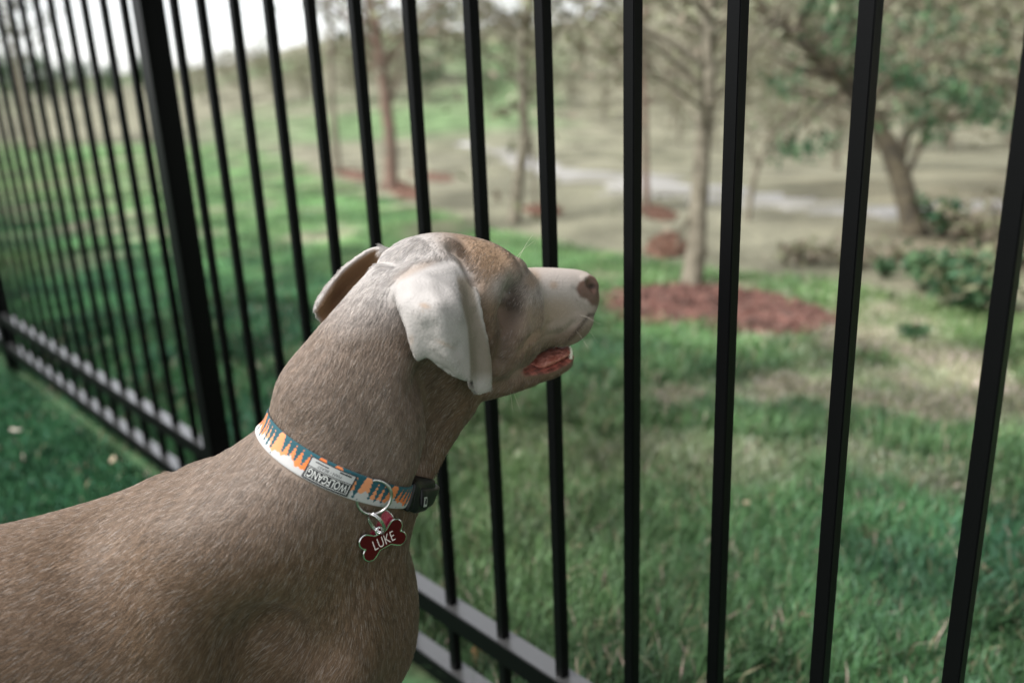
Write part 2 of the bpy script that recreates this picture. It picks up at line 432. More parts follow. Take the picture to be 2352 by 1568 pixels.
sight_tree('grey trunk seen between bars at the far end of the fence', [(84, 345), (66, 260), (46, 165), (24, 40), (10, -50)], 26, m_bark, [(9, (46, 165), (90, 80), (120, 20))], (1500, .9, .10, [GR, OL, DK]), top=5)

# saplings and shrubs on the scrubby bank
def shrub(label, u, v, wpx, hpx, mats, n, name='shrub', cat='shrub', size=.05, group=None, stems=14, seed=1):
    b = hit_ground(u, v); d = view(b)[2]; k = 2352 / 2560 * FPX
    w = wpx * d / k / 2; h = hpx * d / k
    root = empty(name, tuple(b)); tag(root, label, cat, group)
    r = np.random.default_rng(seed); st = MB(); tips = []
    for i in range(stems):
        a = r.uniform(0, 6.28); q = r.uniform(.2, 1)
        e = np.array([math.cos(a) * w * q, math.sin(a) * w * q, h * r.uniform(.5, 1)])
        m_ = e * .5 + np.array([0, 0, h * .12]); st.tube([(0, 0, -.03), m_, e], [.02 * h + .003, .012 * h + .002, .002], 5); tips += [e, e * .75 + np.array([0, 0, h * .05]), m_]
    st.build('stems', m_bark_dark, root)
    if n: leaves(tips, n, min(w, h) * .22, size, mats, 'foliage', root, seed + 50)
    return root
shrub('broad dark green shrub low on the bank at the right', 2240, 715, 210, 130, [PI, GR, OL], 800, size=.032, seed=2)
shrub('smaller leafy green shrub left of the broad dark one', 2120, 672, 90, 85, [PI, GR], 500, size=.03, seed=3)
shrub('low green seedling tuft on the open bank', 2035, 640, 50, 40, [PI, GR], 160, size=.022, seed=4)
shrub('upright dark green bush beside the crooked evergreen', 2160, 545, 90, 90, [PI, DK], 420, size=.04, seed=5)
shrub('small green clump in the thin grass of the lawn', 2095, 778, 60, 26, [PI, GR], 160, size=.018, seed=6)
for i, (u, v, w, h) in enumerate([(1850, 608, 190, 46), (1960, 615, 170, 50), (2330, 610, 190, 90), (2230, 560, 170, 80), (2080, 615, 150, 45), (2320, 540, 200, 110)]):
    shrub('leafless brown brush thicket on the bank ' + ('at the lawn edge right of the mossy tree', 'under the leaning evergreen limb', 'at the right edge above the green shrub', 'right of the evergreen foot', 'in front of the evergreen foot', 'highest at the right edge')[i], u, v, w, h, [BU, OL], 130, name='brush_thicket', cat='brush', size=.03, group='brush thickets on the bank', stems=30, seed=30 + i)

# the woods of the far slope
KIND = [('feathery olive tree in the blurred woods on the far slope', [OL, PA, OL], 1.0), ('pale buff tree in the blurred woods on the far slope', [PA, BU, PA], .9), ('dark evergreen in the blurred woods on the far slope', [DK, PI, GR], .8), ('fresh green tree in the blurred woods on the far slope', [GR, OL, GR], .9)]
ZONE = [(60, 'beyond the crowded bars at the far left'), (330, 'beyond the bars left of the wide post'), (560, 'just right of the wide post'), (775, 'left of the thin bare tree'), (880, 'between the thin bare tree and the red-barked tree'), (1040, 'right of the red-barked tree'), (1190, 'left of the forked pale tree'), (1330, 'right of the forked pale tree'),
        (1480, 'behind the straightest bar'), (1610, 'left of the mossy tree'), (1740, 'right of the mossy tree'), (1900, 'behind the leaning evergreen limb'), (2100, 'behind the evergreen trunk'), (2250, 'right of the evergreen trunk'), (9999, 'at the far right edge')]
FAR_T = [(430, 205, 2.0, 0), (520, 190, 2.4, 0), (600, 180, 2.4, 0), (690, 190, 2.2, 0), (760, 180, 2.6, 0), (330, 215, 2.8, 2), (260, 222, 3.2, 2), (190, 230, 3.4, 2), (120, 235, 4.0, 2), (50, 240, 4.6, 2), (-30, 240, 5.2, 3), (850, 190, 4.0, 1), (940, 185, 4.2, 0), (1010, 190, 6.0, 0), (1090, 180, 4.6, 1), (1170, 185, 4.6, 0),
         (1260, 180, 4.4, 1), (1340, 190, 5.2, 0), (1420, 190, 5.8, 0), (1500, 190, 6.4, 0), (1580, 190, 6.4, 1), (1670, 195, 7, 0), (1760, 195, 7, 1), (1850, 200, 7.5, 0), (1950, 200, 7.5, 2), (2050, 205, 8, 1), (2150, 205, 8, 0), (2250, 210, 8, 1), (2350, 210, 8, 0), (2450, 210, 8, 0),
         (700, 240, 2.4, 0), (1120, 255, 2.4, 3), (1390, 280, 2.4, 1), (1540, 290, 2.6, 1), (1700, 300, 3.0, 0), (1860, 320, 3.2, 0), (2010, 350, 3.2, 1), (2180, 350, 3.6, 0), (2320, 340, 3.8, 0), (1960, 280, 4.4, 1), (2260, 280, 4.6, 0), (1800, 270, 4.4, 0),
         (470, 235, 2.6, 0), (560, 228, 2.8, 1), (640, 232, 2.4, 0), (820, 230, 3.0, 0), (910, 228, 3.4, 1), (980, 232, 3.0, 2), (1230, 238, 3.4, 0), (1310, 245, 3.0, 1), (1460, 240, 4.0, 0), (1620, 250, 4.2, 0), (1720, 245, 4.6, 1), (1900, 240, 5.0, 0), (2080, 250, 5.0, 0), (2200, 250, 5.4, 1), (2400, 290, 5, 1), (1560, 330, 2.0, 0), (1640, 345, 1.8, 1), (1770, 360, 2.2, 0), (1920, 390, 2.0, 1), (2330, 400, 2.8, 0)]
for i, (u, v, h, kd) in enumerate(FAR_T):
    b = hit_ground(u, v)
    r = np.random.default_rng(300 + i)
    lab, mats, wf = KIND[kd]
    zone = next(t for lim, t in ZONE if u < lim)
    size = 'tall ' if h > 4.2 else ('low ' if h < 2.7 else '')
    root = empty('woodland_tree', tuple(b)); tag(root, size + lab.replace(' in the blurred woods on the far slope', '') + ' on the far slope ' + zone, 'tree', 'trees of the far slope')
    H = h * r.uniform(.9, 1.1)
    tw = MB(); tips = []
    tw.tube([(0, 0, -.1), (r.normal(0, .05 * H), 0, H * .4), (r.normal(0, .08 * H), 0, H * .9)], [.022 * H, .015 * H, .004 * H], 6)
    tw.build('trunk', m_bark, root)
    lm = MB()
    for j in range(30):
        s = np.array([0, 0, H * r.uniform(.12, .75)]); a = r.uniform(0, 6.28); L = H * r.uniform(.18, .46) * wf
        e = s + np.array([math.cos(a) * L, math.sin(a) * L, L * r.uniform(.1, .9)])
        lm.tube([s, (s + e) / 2 + r.normal(0, L * .07, 3), e], [.008 * H, .005 * H, .002 * H], 4); tips += [e, (s + e) / 2]
    tag(lm.build('limbs', m_bark, root), kind='stuff')
    leaves(tips, 2600 if kd in (2, 3) and u < 400 else (1300 if kd in (2, 3) else (1100 if u < 1250 else 420)), .095 * H, .024 * H, mats, 'crown', root, 500 + i, flat=.8)

# tall evergreens added out of frame at right, extending the wood for shade
for i, (x, y, h) in enumerate([(5.5, 7.5, 11), (5.2, 4.2, 12), (4.8, 1.2, 11), (7.5, -1.5, 12), (9.5, 3.5, 13), (8.5, 9.5, 13)]):
    z = float(ground(np.array([x]), np.array([y]))[0]); root = empty('woodland_tree', (x, y, z))
    tag(root, 'tall dense evergreen added on the right to shade that side, extending the wood', 'tree', 'evergreens added on the right for shade')
    r = np.random.default_rng(900 + i); tw = MB(); tips = []
    tw.tube([(0, 0, -.2), (.1, 0, h * .5), (0, .1, h * .96)], [.20, .13, .03], 8); tw.build('trunk', m_bark_dark, root)
    lm = MB()
    for j in range(70):
        q = r.uniform(.16, .95); a = r.uniform(0, 6.28); L = (1.05 - q) * 3.0 * r.uniform(.7, 1.1)
        s = np.array([0, 0, h * q]); e = s + np.array([math.cos(a) * L, math.sin(a) * L, -.15 * L]); lm.tube([s, (s + e) / 2 + np.array([0, 0, .12 * L]), e], [.035, .022, .008], 4)
        tips += [s + (e - s) * t for t in (.35, .6, .85, 1.)]
    tag(lm.build('limbs', m_bark_dark, root), kind='stuff')
    leaves(tips, 5200, .26, .15, [PI, DK, GR], 'crown', root, 950 + i, droop=.3, flat=.6)

# ------------------------------------------------------------------ mulch beds
m_mulch = mat('red_bark_mulch', (.185, .088, .068), .9, noise=(14, (.095, .05, .038), 4, .4, .6))
m_mulch2 = mat('weathered_mulch', (.17, .085, .055), .9, noise=(30, (.10, .055, .036), 4, .4, .6))
def mulch(label, poly, m, hgt=.05, chips=500, cs=.03):
    P = np.array([hit_ground(*q) for q in poly]); c = P.mean(0)
    n = 48
    R = crom(np.vstack([P, P[:1]]), n + 1)[:-1]
    r = np.random.default_rng(int(c[0] * 100) % 777)
    V = [[0, 0, hgt]]; F = []
    for j, s in enumerate((.35, .7, .92, 1.0)):
        for q in R:
            d = (q - c) * s * (1 + r.normal(0, .02)); x, y = c[0] + d[0], c[1] + d[1]
            V.append([d[0], d[1], float(ground(x, y)) - c[2] + hgt * (1 - s ** 3) + (.004 if s < 1 else -.01) + r.normal(0, hgt * .06)])
    for i in range(n): F.append((0, 1 + i, 1 + (i + 1) % n))
    for j in range(3):
        for i in range(n): F.append((1 + j * n + i, 1 + (j + 1) * n + i, 1 + (j + 1) * n + (i + 1) % n, 1 + j * n + (i + 1) % n))
    root = empty('mulch_bed', tuple(c)); tag(root, label, 'mulch bed')
    mesh_obj('mound', V, F, m, root)
    cm = MB()
    for i in range(chips):
        q = R[r.integers(0, n)]; s = math.sqrt(r.random()) * 1.02; d = (q - c) * s; x, y = c[0] + d[0], c[1] + d[1]
        z = float(ground(x, y)) - c[2] + hgt * (1 - s ** 3) + .006
        a = r.normal(0, 1, 3); a[2] *= .4; a /= np.linalg.norm(a); b = np.cross(a, r.normal(0, 1, 3)); b /= np.linalg.norm(b)
        cm.box((d[0], d[1], z), a, b, np.cross(a, b), (cs * r.uniform(.5, 1.2), cs * .25, cs * .1))
    tag(cm.build('bark_chips', m, root), kind='stuff')
mulch('broad bed of red bark mulch under the mossy tree', [(1368, 690), (1440, 668), (1580, 662), (1740, 680), (1860, 705), (1930, 742), (1850, 768), (1690, 765), (1540, 752), (1430, 738), (1378, 715)], m_mulch, .06, 1100, .03)
mulch('brown mulch strip at the foot of the red-barked tree', [(868, 428), (900, 418), (960, 440), (962, 460), (910, 452)], m_mulch2, .04, 120, .05)
mulch('brown mulch strip left of the red-barked tree', [(755, 385), (800, 388), (850, 405), (840, 416), (780, 404)], m_mulch2, .04, 100, .05)
mulch('farther brown mulch strip right of the red-barked tree', [(930, 395), (990, 398), (1042, 408), (1030, 418), (960, 408)], m_mulch2, .04, 100, .05)
mulch('small rusty mulch patch behind the forked pale tree', [(1200, 480), (1240, 474), (1290, 484), (1280, 496), (1220, 494)], m_mulch2, .04, 80, .04)
mulch('mulch strip around the thin reddish sapling', [(1470, 480), (1500, 476), (1545, 490), (1545, 508), (1490, 502)], m_mulch2, .04, 100, .04)
mulch('rusty mulch heap left of the mossy tree foot', [(1478, 578), (1530, 560), (1572, 566), (1575, 586), (1520, 594)], m_mulch2, .10, 140, .035)

# ------------------------------------------------------------------ grass
m_blade = mat('grass_blade', attr='Col', rough=.6, spec=.14)
def blades(x, y, h, w, lean, col, name, seed):
    r = np.random.default_rng(seed); n = len(x)
    z = ground(x, y)
    a = r.uniform(0, 2 * math.pi, n); s = np.stack([np.cos(a), np.sin(a), np.zeros(n)], -1)
    b = a + math.pi / 2 + r.normal(0, .5, n); ld = np.stack([np.cos(b), np.sin(b), np.zeros(n)], -1)
    base = np.stack([x, y, z - .003], -1); l = (lean * r.uniform(.2, 1.6, n) * h)[:, None]
    mid = base + np.array([0, 0, 1.]) * (h * .6)[:, None] + ld * l * .35
    tip = base + np.array([0, 0, 1.]) * (h * np.sqrt(np.clip(1 - (l[:, 0] / h * .6) ** 2, .15, 1)))[:, None] + ld * l
    ww = w[:, None]
    V = np.stack([base - s * ww, base + s * ww, mid - s * ww * .8, mid + s * ww * .8, tip], 1).reshape(-1, 3)
    i = np.arange(n)[:, None] * 5
    F = np.concatenate([i + [0, 1, 3], i + [0, 3, 2], i + [2, 3, 4]])
    C = np.repeat(col, 5, axis=0)
    o = fast_mesh(name, V, F, m_blade, cols=C); tag(o, kind='stuff'); return o
def turf(n, rmin, rmax, a0, a1, name, seed, inside):
    r = np.random.default_rng(seed)
    rad = rmin * (rmax / rmin) ** r.random(n); an = r.uniform(a0, a1, n)
    # tufts
    x = rad * np.sin(an); y = rad * np.cos(an)
    k = r.integers(0, n, n); tuft = r.random(n) < .55
    x = np.where(tuft, x[k // 9 * 9 % n] + r.normal(0, .012, n) * rad, x); y = np.where(tuft, y[k // 9 * 9 % n] + r.normal(0, .012, n) * rad, y)
    fs = fence_side(x, y); rad = np.hypot(x, y)
    ok = (fs < -.012) if inside else (fs > .012)
    z = ground(x, y); ok &= zones(x, y, z) < r.random(n) * .9 + .05
    x, y, fs, rad = x[ok], y[ok], fs[ok], rad[ok]; m = len(x)
    col = lawn_colour(x, y)
    hn = fbm(x * 2.2 + 60, y * 2.2, 3)
    if inside: h = r.uniform(.018, .036, m)
    else: h = r.uniform(.45, 1.1, m) * np.where(fbm(x * 1.8 + 23, y * 1.8 + 31, 4) > .57, .55, 1.) * (.035 + .055 * hn + .04 * np.exp(-fs / .7)) * np.where(rad > 5, .75, 1)
    dead = r.random(m) < (.04 if inside else .06)
    col = col * (1 + .28 * r.standard_normal(m)).clip(.4, 1.9)[:, None]
    col[dead] = np.array([.24, .21, .13]) * r.uniform(.6, 1.3, dead.sum())[:, None]
    bl = r.random(m) < .22; col[bl] = col[bl] * np.array([2.1, 1.75, 2.5])  # some blades paler and bluer: highlights put into their colour
    blades(x, y, h, np.where(inside, .0011, .0009) * (1 + .34 * rad) * r.uniform(.7, 1.3, m), np.where(inside, .45, .55) * np.ones(m), col, name, seed + 1)
turf(330000, .95, 5.0, -.75, .95, 'grass', 11, False)
turf(60000, 4.5, 20., -.75, .6, 'far_grass', 12, False)
turf(110000, 1.5, 6.5, -1.15, -.30, 'lawn_grass', 13, True)

# stones and dead leaves along the foot of the fence
m_stone = mat('pale_stone', (.45, .42, .38), .85, noise=(40, (.28, .26, .23), 4, .4, .6))
m_leafd = [mat('dry_leaf_tan', (.38, .29, .20), .7), mat('dry_leaf_rust', (.34, .16, .06), .6), mat('dry_leaf_pale', (.62, .55, .46), .7)]
def stone(label, u, v, s, seed):
    p = hit_ground(u, v); bm = bmesh.new(); bmesh.ops.create_icosphere(bm, subdivisions=2, radius=1)
    r = np.random.default_rng(seed); k = r.normal(0, 1, (4, 3))
    for q in bm.verts:
        c = np.array(q.co); c = c * (1 + .16 * sum(math.sin(2.2 * (kk @ c) + i) for i, kk in enumerate(k)) / 2); q.co = c * np.array([s, s * .8, s * .5])
    me = bpy.data.meshes.new('stone'); bm.to_mesh(me); bm.free(); me.materials.append(m_stone)
    o = link(bpy.data.objects.new('stone', me)); o.location = p + np.array([0, 0, s * .2]); o.rotation_euler = (0, 0, r.uniform(0, 6)); tag(o, label, 'stone')
stone('pale knobbly stone between the lower rails', 1040, 1512, .022, 1)
stone('small pale stone right of the knobbly stone at the fence foot', 1095, 1500, .013, 2)
def leaf(label, u, v, s, m, seed, lift=.03):
    p = hit_ground(u, v); r = np.random.default_rng(seed)
    t = np.linspace(-1, 1, 7); V = []; F = []
    for i, q in enumerate(t):
        w = .48 * (1 - q * q) ** .7 * s + .0004
        for j in (-1, 0, 1): V.append((q * s, j * w, .25 * s * (q * q) + (.18 * s if j else 0) * (1 - q * q) + r.normal(0, .02 * s)))
    for i in range(6):
        for j in range(2): F.append((i * 3 + j, (i + 1) * 3 + j, (i + 1) * 3 + j + 1, i * 3 + j + 1))
    o = mesh_obj('fallen_leaf', V, F, m, None, True); o.location = p + np.array([0, 0, lift]); o.rotation_euler = (r.uniform(-.5, .5), r.uniform(-.5, .5), r.uniform(0, 6))
    so_ = o.modifiers.new('thickness', 'SOLIDIFY'); so_.thickness = .0006
    tag(o, label, 'leaf', 'fallen leaves in the grass')
leaf('pale dry leaf on the mown grass at the left edge', 42, 1010, .026, m_leafd[2], 1, .03)
leaf('tan dry leaf on the mown grass beside the lower rail', 262, 1070, .015, m_leafd[0], 2, .02)
leaf('curled rust-coloured leaf under the rails by the stones', 1105, 1545, .04, m_leafd[1], 3, .02)
leaf('tan leaf caught in the grass just right of the straightest bar', 1712, 1192, .014, m_leafd[0], 4, .04)
leaf('tan leaf in the grass at the foot of the second bar from the right', 1850, 1458, .016, m_leafd[0], 5, .04)
leaf('tan leaf beside the bar behind the bone tag', 1330, 1290, .012, m_leafd[0], 6, .04)
leaf('small tan leaf in the grass near the bottom centre', 1437, 1630, .012, m_leafd[0], 7, .04)
leaf('pinkish tan leaf among the thin turf by the rightmost bar', 2262, 1340, .013, m_leafd[0], 8, .03)
leaf('buff leaf lying in the grass below the dog chin', 1300, 1365, .013, m_leafd[0], 9, .04)
# ------------------------------------------------------------------ the dog
HO = np.array([-.075, .805, 0.])
HYAW = math.radians(40)
HA = np.array([math.cos(HYAW), math.sin(HYAW), 0]); HL = np.array([-HA[1], HA[0], 0]); ZZ = np.array([0, 0, 1.])
def hp(x, y, z): return HO + HA * x + HL * y + ZZ * z
def on_plane(u, v, off, o=HO, l=HL):
    """Where the sight line (u, v) meets the upright plane at `off` to the left of the head's (or body's) middle."""
    k = 2352 / 2560 * FPX
    d = FW + (u - 1176) / k * RT - (v - 784) / k * UP
    t = ((o + l * off - CC) @ l) / (d @ l)
    return CC + d * t

def ring_loft(rings, cap=True):
    """rings: list of (n,3) arrays."""
    R = np.asarray(rings); m, n, _ = R.shape
    V = R.reshape(-1, 3); F = []
    for i in range(m - 1):
        for k in range(n):
            k2 = (k + 1) % n
            F.append((i * n + k, i * n + k2, (i + 1) * n + k2, (i + 1) * n + k))
    V = list(V)
    for i, s in ((0, 1), (m - 1, -1)):
        c = len(V); V.append(R[i].mean(0))
        for k in range(n):
            k2 = (k + 1) % n
            F.append((i * n + k2, i * n + k, c) if s > 0 else (i * n + k, i * n + k2, c))
    return V, F

def head_loft(st, nseg=40, m=60, ex=2.2):
    """st rows: x, ztop, zbot, half width, height of the widest, exponent."""
    st = crom(np.asarray(st, float), m)
    th = np.linspace(0, 2 * np.pi, nseg, endpoint=False)
    rings = []
    for x, zt, zb, w, zw, e in st:
        c, s = np.cos(th), np.sin(th)
        y = w * np.sign(c) * np.abs(c) ** (2 / e)
        zz = np.sign(s) * np.abs(s) ** (2 / e)
        z = np.where(s > 0, zw + (zt - zw) * zz, zw + (zw - zb) * zz)
        rings.append(HO + np.outer(np.full(nseg, x), HA) + np.outer(y, HL) + np.outer(z, ZZ))
    return ring_loft(rings)

def sect_loft(st, nseg=48, m=80):
    """st rows: back point (3), front point (3), half thickness, exponent; sections between two outlines."""
    rows = []
    for b, f, r, e in st: rows.append(np.concatenate([b, f, [r, e]]))
    S = crom(rows, m)
    C_ = (S[:, :3] + S[:, 3:6]) / 2
    T = np.gradient(C_, axis=0)
    th = np.linspace(0, 2 * np.pi, nseg, endpoint=False)
    rings = []
    for row, t in zip(S, T):
        c = (row[:3] + row[3:6]) / 2; uvec = (row[3:6] - row[:3]) / 2
        vd = np.cross(uvec, t); vd /= np.linalg.norm(vd)
        e = row[7]
        cu = np.cos(th); sv = np.sin(th)
        cu = np.sign(cu) * np.abs(cu) ** (2 / e); sv = np.sign(sv) * np.abs(sv) ** (2 / e)
        rings.append(c + np.outer(cu, uvec) + np.outer(sv * (1 - .60 * ((cu + 1) / 2) ** 2.2), vd * row[6]))
    return ring_loft(rings)

# torso frame: heading 22 degrees away from the picture plane
TYAW = math.radians(22)
TA = np.array([math.cos(TYAW), math.sin(TYAW), 0]); TL = np.array([-TA[1], TA[0], 0])
TO = at(372, 1088, .80) * np.array([1, 1, 0])
def tp(x, y, z): return TO + TA * x + TL * y + ZZ * z

def torso_loft(st, nseg=56, m=90):
    S = crom(np.asarray(st, float), m)
    th = np.linspace(0, 2 * np.pi, nseg, endpoint=False)
    rings = []
    for x, zt, zb, w, zw, e in S:
        c, s = np.cos(th), np.sin(th)
        y = w * np.sign(c) * np.abs(c) ** (2 / e)
        zz = np.sign(s) * np.abs(s) ** (2 / e)
        z = np.where(s > 0, zw + (zt - zw) * zz, zw + (zw - zb) * zz)
        rings.append(TO + np.outer(np.full(nseg, x), TA) + np.outer(y, TL) + np.outer(z, ZZ))
    return ring_loft(rings)

def sheet(cols, offs, thick, m=26, nfine=28, o=None):
    """A thin flap: cols = polylines top to bottom in sight coordinates, offs = its distance to the left of the head's middle."""
    C3 = []
    for c, of in zip(cols, offs):
        of = np.interp(np.linspace(0, 1, len(c)), np.linspace(0, 1, len(of)), of) if np.ndim(of) else np.full(len(c), of)
        C3.append(crom([on_plane(u, v, q) for (u, v), q in zip(c, of)], m))
    C3 = np.array(C3)                                  # cols x m x 3
    G = crom(C3, nfine)                                # nfine x m x 3
    du = np.gradient(G, axis=0); dv = np.gradient(G, axis=1)
    N = np.cross(du, dv); N /= np.linalg.norm(N, axis=2)[..., None] + 1e-9
    a, b, _ = G.shape
    ii, jj = np.meshgrid(np.linspace(0, 1, a), np.linspace(0, 1, b), indexing='ij')
    edge = np.minimum.reduce([ii, 1 - ii, 1 - jj]) * 12
    tk = thick * np.clip(0.7 + edge, 0, 1)[..., None]
    A = (G + N * tk / 2).reshape(-1, 3); B = (G - N * tk / 2).reshape(-1, 3)
    V = list(A) + list(B); n = a * b; F = []
    for i in range(a - 1):
        for j in range(b - 1):
            q = (i * b + j, (i + 1) * b + j, (i + 1) * b + j + 1, i * b + j + 1)
            F.append(q); F.append(tuple(k + n for k in q[::-1]))
    rim = [i * b for i in range(a)] + [(a - 1) * b + j for j in range(1, b)] + [i * b + b - 1 for i in range(a - 2, -1, -1)] + [j for j in range(b - 2, 0, -1)]
    for k in range(len(rim)):
        p, q = rim[k], rim[(k + 1) % len(rim)]
        F.append((q, p, p + n, q + n))
    return V, F

def blob(c, ax, rad, nu=20, nv=12):
    """An ellipsoid, ax = three unit vectors."""
    V = []; F = []
    ax = np.asarray(ax, float); c = np.asarray(c, float)
    for i in range(nv + 1):
        ph = math.pi * i / nv
        for k in range(nu):
            th = 2 * math.pi * k / nu
            q = np.array([math.sin(ph) * math.cos(th), math.sin(ph) * math.sin(th), math.cos(ph)]) * rad
            V.append(c + q @ ax)
    for i in range(nv):
        for k in range(nu):
            k2 = (k + 1) % nu
            F.append((i * nu + k, (i + 1) * nu + k, (i + 1) * nu + k2, i * nu + k2))
    return V, F

HEAD3 = np.array([HA, HL, ZZ])
body = MB(); pieces = []
def piece(V, F): pieces.append((np.asarray(V, float), F))

# skull and upper muzzle                x     top   bottom width widest exp
piece(*head_loft([(-.055, .882, .815, .022, .850, 2.0), (-.045, .897, .790, .034, .845, 2.0), (-.02, .9065, .770, .047, .84, 2.1), (.01, .908, .757, .0545, .835, 2.2), (.04, .902, .750, .058, .83, 2.3),
                  (.07, .891, .748, .0575, .825, 2.3), (.090, .877, .750, .0515, .822, 2.3), (.104, .8645, .752, .0445, .818, 2.3), (.118, .855, .756, .0365, .812, 2.3),
                  (.145, .8505, .760, .0335, .80, 2.4), (.168, .8460, .763, .0325, .797, 2.5), (.188, .8415, .773, .0305, .798, 2.5), (.202, .838, .784, .027, .802, 2.4), (.2125, .8325, .793, .021, .806, 2.3), (.2185, .823, .799, .011, .810, 2.0)]))
# lower jaw
piece(*head_loft([(.0, .80, .737, .038, .76, 2.2), (.03, .785, .7315, .044, .757, 2.3), (.07, .768, .729, .042, .750, 2.3), (.10, .756, .7285, .034, .744, 2.3),
                  (.13, .747, .7265, .027, .739, 2.3), (.150, .7475, .726, .023, .738, 2.3), (.169, .7485, .7295, .019, .739, 2.2), (.180, .749, .738, .012, .7435, 2.0)]))
# brows, cheeks
for sy in (-1, 1):
    piece(*blob(hp(.076, .030 * sy, .8645), HEAD3, (.018, .014, .012)))
    piece(*blob(hp(.045, .042 * sy, .80), HEAD3, (.040, .020, .040)))
    piece(*blob(hp(.160, .0225 * sy, .788), HEAD3, (.040, .013, .025)))
# neck, from the skull down into the shoulder, outlines as seen from the gate side
NK = [((880, 600, .775), (1122, 860, .865), .046, 2.2), ((838, 645, .765), (1112, 900, .862), .052, 2.2), ((782, 712, .760), (1094, 935, .86), .059, 2.2), ((712, 796, .757), (1058, 985, .86), .066, 2.2),
      ((649, 880, .757), (1023, 1040, .86), .072, 2.2), ((622, 985, .760), (992, 1100, .86), .076, 2.2), ((585, 1024, .765), (962, 1165, .86), .084, 2.2),
      ((510, 1072, .772), (944, 1235, .86), .093, 2.2), ((430, 1107, .782), (941, 1310, .86), .102, 2.2), ((372, 1118, .792), (950, 1390, .865), .110, 2.2), ((340, 1200, .80), (935, 1470, .865), .108, 2.2), ((360, 1320, .80), (900, 1540, .86), .085, 2.2)]
piece(*sect_loft([(at(*b), at(*f), r, e) for b, f, r, e in NK]))
# torso                                x (towards the head), top, bottom, half width, widest, exp
piece(*torso_loft([(-.60, .60, .50, .03, .56, 2), (-.57, .645, .45, .075, .56, 2.1), (-.48, .684, .43, .105, .57, 2.2), (-.36, .684, .43, .108, .56, 2.2), (-.24, .677, .40, .112, .55, 2.2), (-.14, .673, .375, .115, .545, 2.2),
                   (-.06, .680, .36, .118, .54, 2.2), (.0, .690, .355, .118, .53, 2.2), (.06, .672, .355, .115, .53, 2.2), (.12, .645, .36, .108, .53, 2.2), (.17, .625, .39, .095, .53, 2.2), (.212, .60, .43, .070, .53, 2.1), (.229, .57, .48, .035, .53, 2.0)]))
# shoulder blade, upper arm on each side
for sy in (-1, 1):
    piece(*blob(tp(.035, .080 * sy, .565), np.array([TA * .45 - ZZ * .893, TL, TA * .893 + ZZ * .45]), (.105, .046, .085)))
    piece(*blob(tp(.105, .090 * sy, .50), np.array([TA * .6 + ZZ * .8, TL, TA * .8 - ZZ * .6]), (.10, .040, .055)))
    # front leg
    leg = [(tp(.05, .09 * sy, .47), .055), (tp(.035, .092 * sy, .36), .042), (tp(.05, .09 * sy, .24), .028), (tp(.055, .088 * sy, .15), .022), (tp(.06, .088 * sy, .06), .02), (tp(.075, .088 * sy, .03), .026), (tp(.10, .088 * sy, .022), .022)]
    q = crom([np.append(p, r) for p, r in leg], 30); piece(*tube(q[:, :3], q[:, 3], 16))
    # hind leg: thigh, hock behind, upright shank, paw
    leg = [(tp(-.50, .08 * sy, .52), .09), (tp(-.45, .095 * sy, .40), .065), (tp(-.50, .095 * sy, .28), .036), (tp(-.57, .093 * sy, .18), .022), (tp(-.555, .092 * sy, .08), .02), (tp(-.54, .092 * sy, .03), .025), (tp(-.51, .092 * sy, .022), .022)]
    q = crom([np.append(p, r) for p, r in leg], 30); piece(*tube(q[:, :3], q[:, 3], 16))
q = crom([np.append(tp(-.57, 0, .64), .03), np.append(tp(-.64, 0, .64), .022), np.append(tp(-.72, 0, .67), .014), np.append(tp(-.76, 0, .70), .010)], 16)
piece(*tube(q[:, :3], q[:, 3], 12))
# near ear: a broad flap with a fold along its front third
EAR = [[(925, 606), (908, 650), (909, 695), (928, 742), (940, 790), (957, 833)],
       [(948, 598), (938, 650), (950, 700), (962, 750), (975, 795), (982, 822)],
       [(985, 590), (985, 650), (995, 700), (1003, 755), (1008, 805), (1008, 845)],
       [(1015, 586), (1025, 650), (1033, 700), (1040, 760), (1043, 815), (1042, 868)],
       [(1030, 584), (1044, 645), (1055, 698), (1067, 752), (1072, 812), (1079, 882)],
       [(1042, 586), (1058, 648), (1066, 705), (1074, 760), (1080, 820), (1080, 895)],
       [(1050, 586), (1074, 648), (1086, 700), (1095, 755), (1101, 815), (1094, 910)],
       [(1058, 586), (1090, 646), (1104, 690), (1113, 740), (1126, 805), (1131, 898)]]
EOF_ = [(-.018, -.032, -.050, -.066, -.071, -.072), (-.024, -.054, -.074, -.079, -.080, -.078), (-.028, -.064, -.086, -.090, -.088, -.083), (-.028, -.065, -.088, -.093, -.093, -.088),
        (-.028, -.060, -.079, -.085, -.088, -.090), (-.028, -.055, -.067, -.072, -.074, -.078), (-.028, -.053, -.065, -.069, -.071, -.074), (-.028, -.052, -.065, -.070, -.072, -.074)]
_e1 = sheet(EAR, EOF_, .0060); piece(*_e1)
# far ear, thrown back over the neck, its inside showing
FAR = [[(905, 572), (866, 566), (828, 586), (790, 616), (758, 652), (736, 684), (722, 714)],
       [(905, 585), (870, 580), (838, 602), (800, 632), (770, 668), (748, 700), (726, 727)],
       [(905, 605), (875, 600), (850, 622), (815, 652), (785, 690), (760, 716), (734, 738)],
       [(905, 630), (880, 632), (862, 650), (835, 680), (805, 708), (778, 728), (748, 745)]]
FOF = [(.030, .050, .060, .064, .064, .062, .060), (.032, .058, .074, .082, .084, .080, .070), (.032, .060, .080, .090, .093, .088, .074), (.030, .05, .066, .076, .080, .078, .07)]
_e2 = sheet(FAR, FOF, .0055); piece(*_e2)

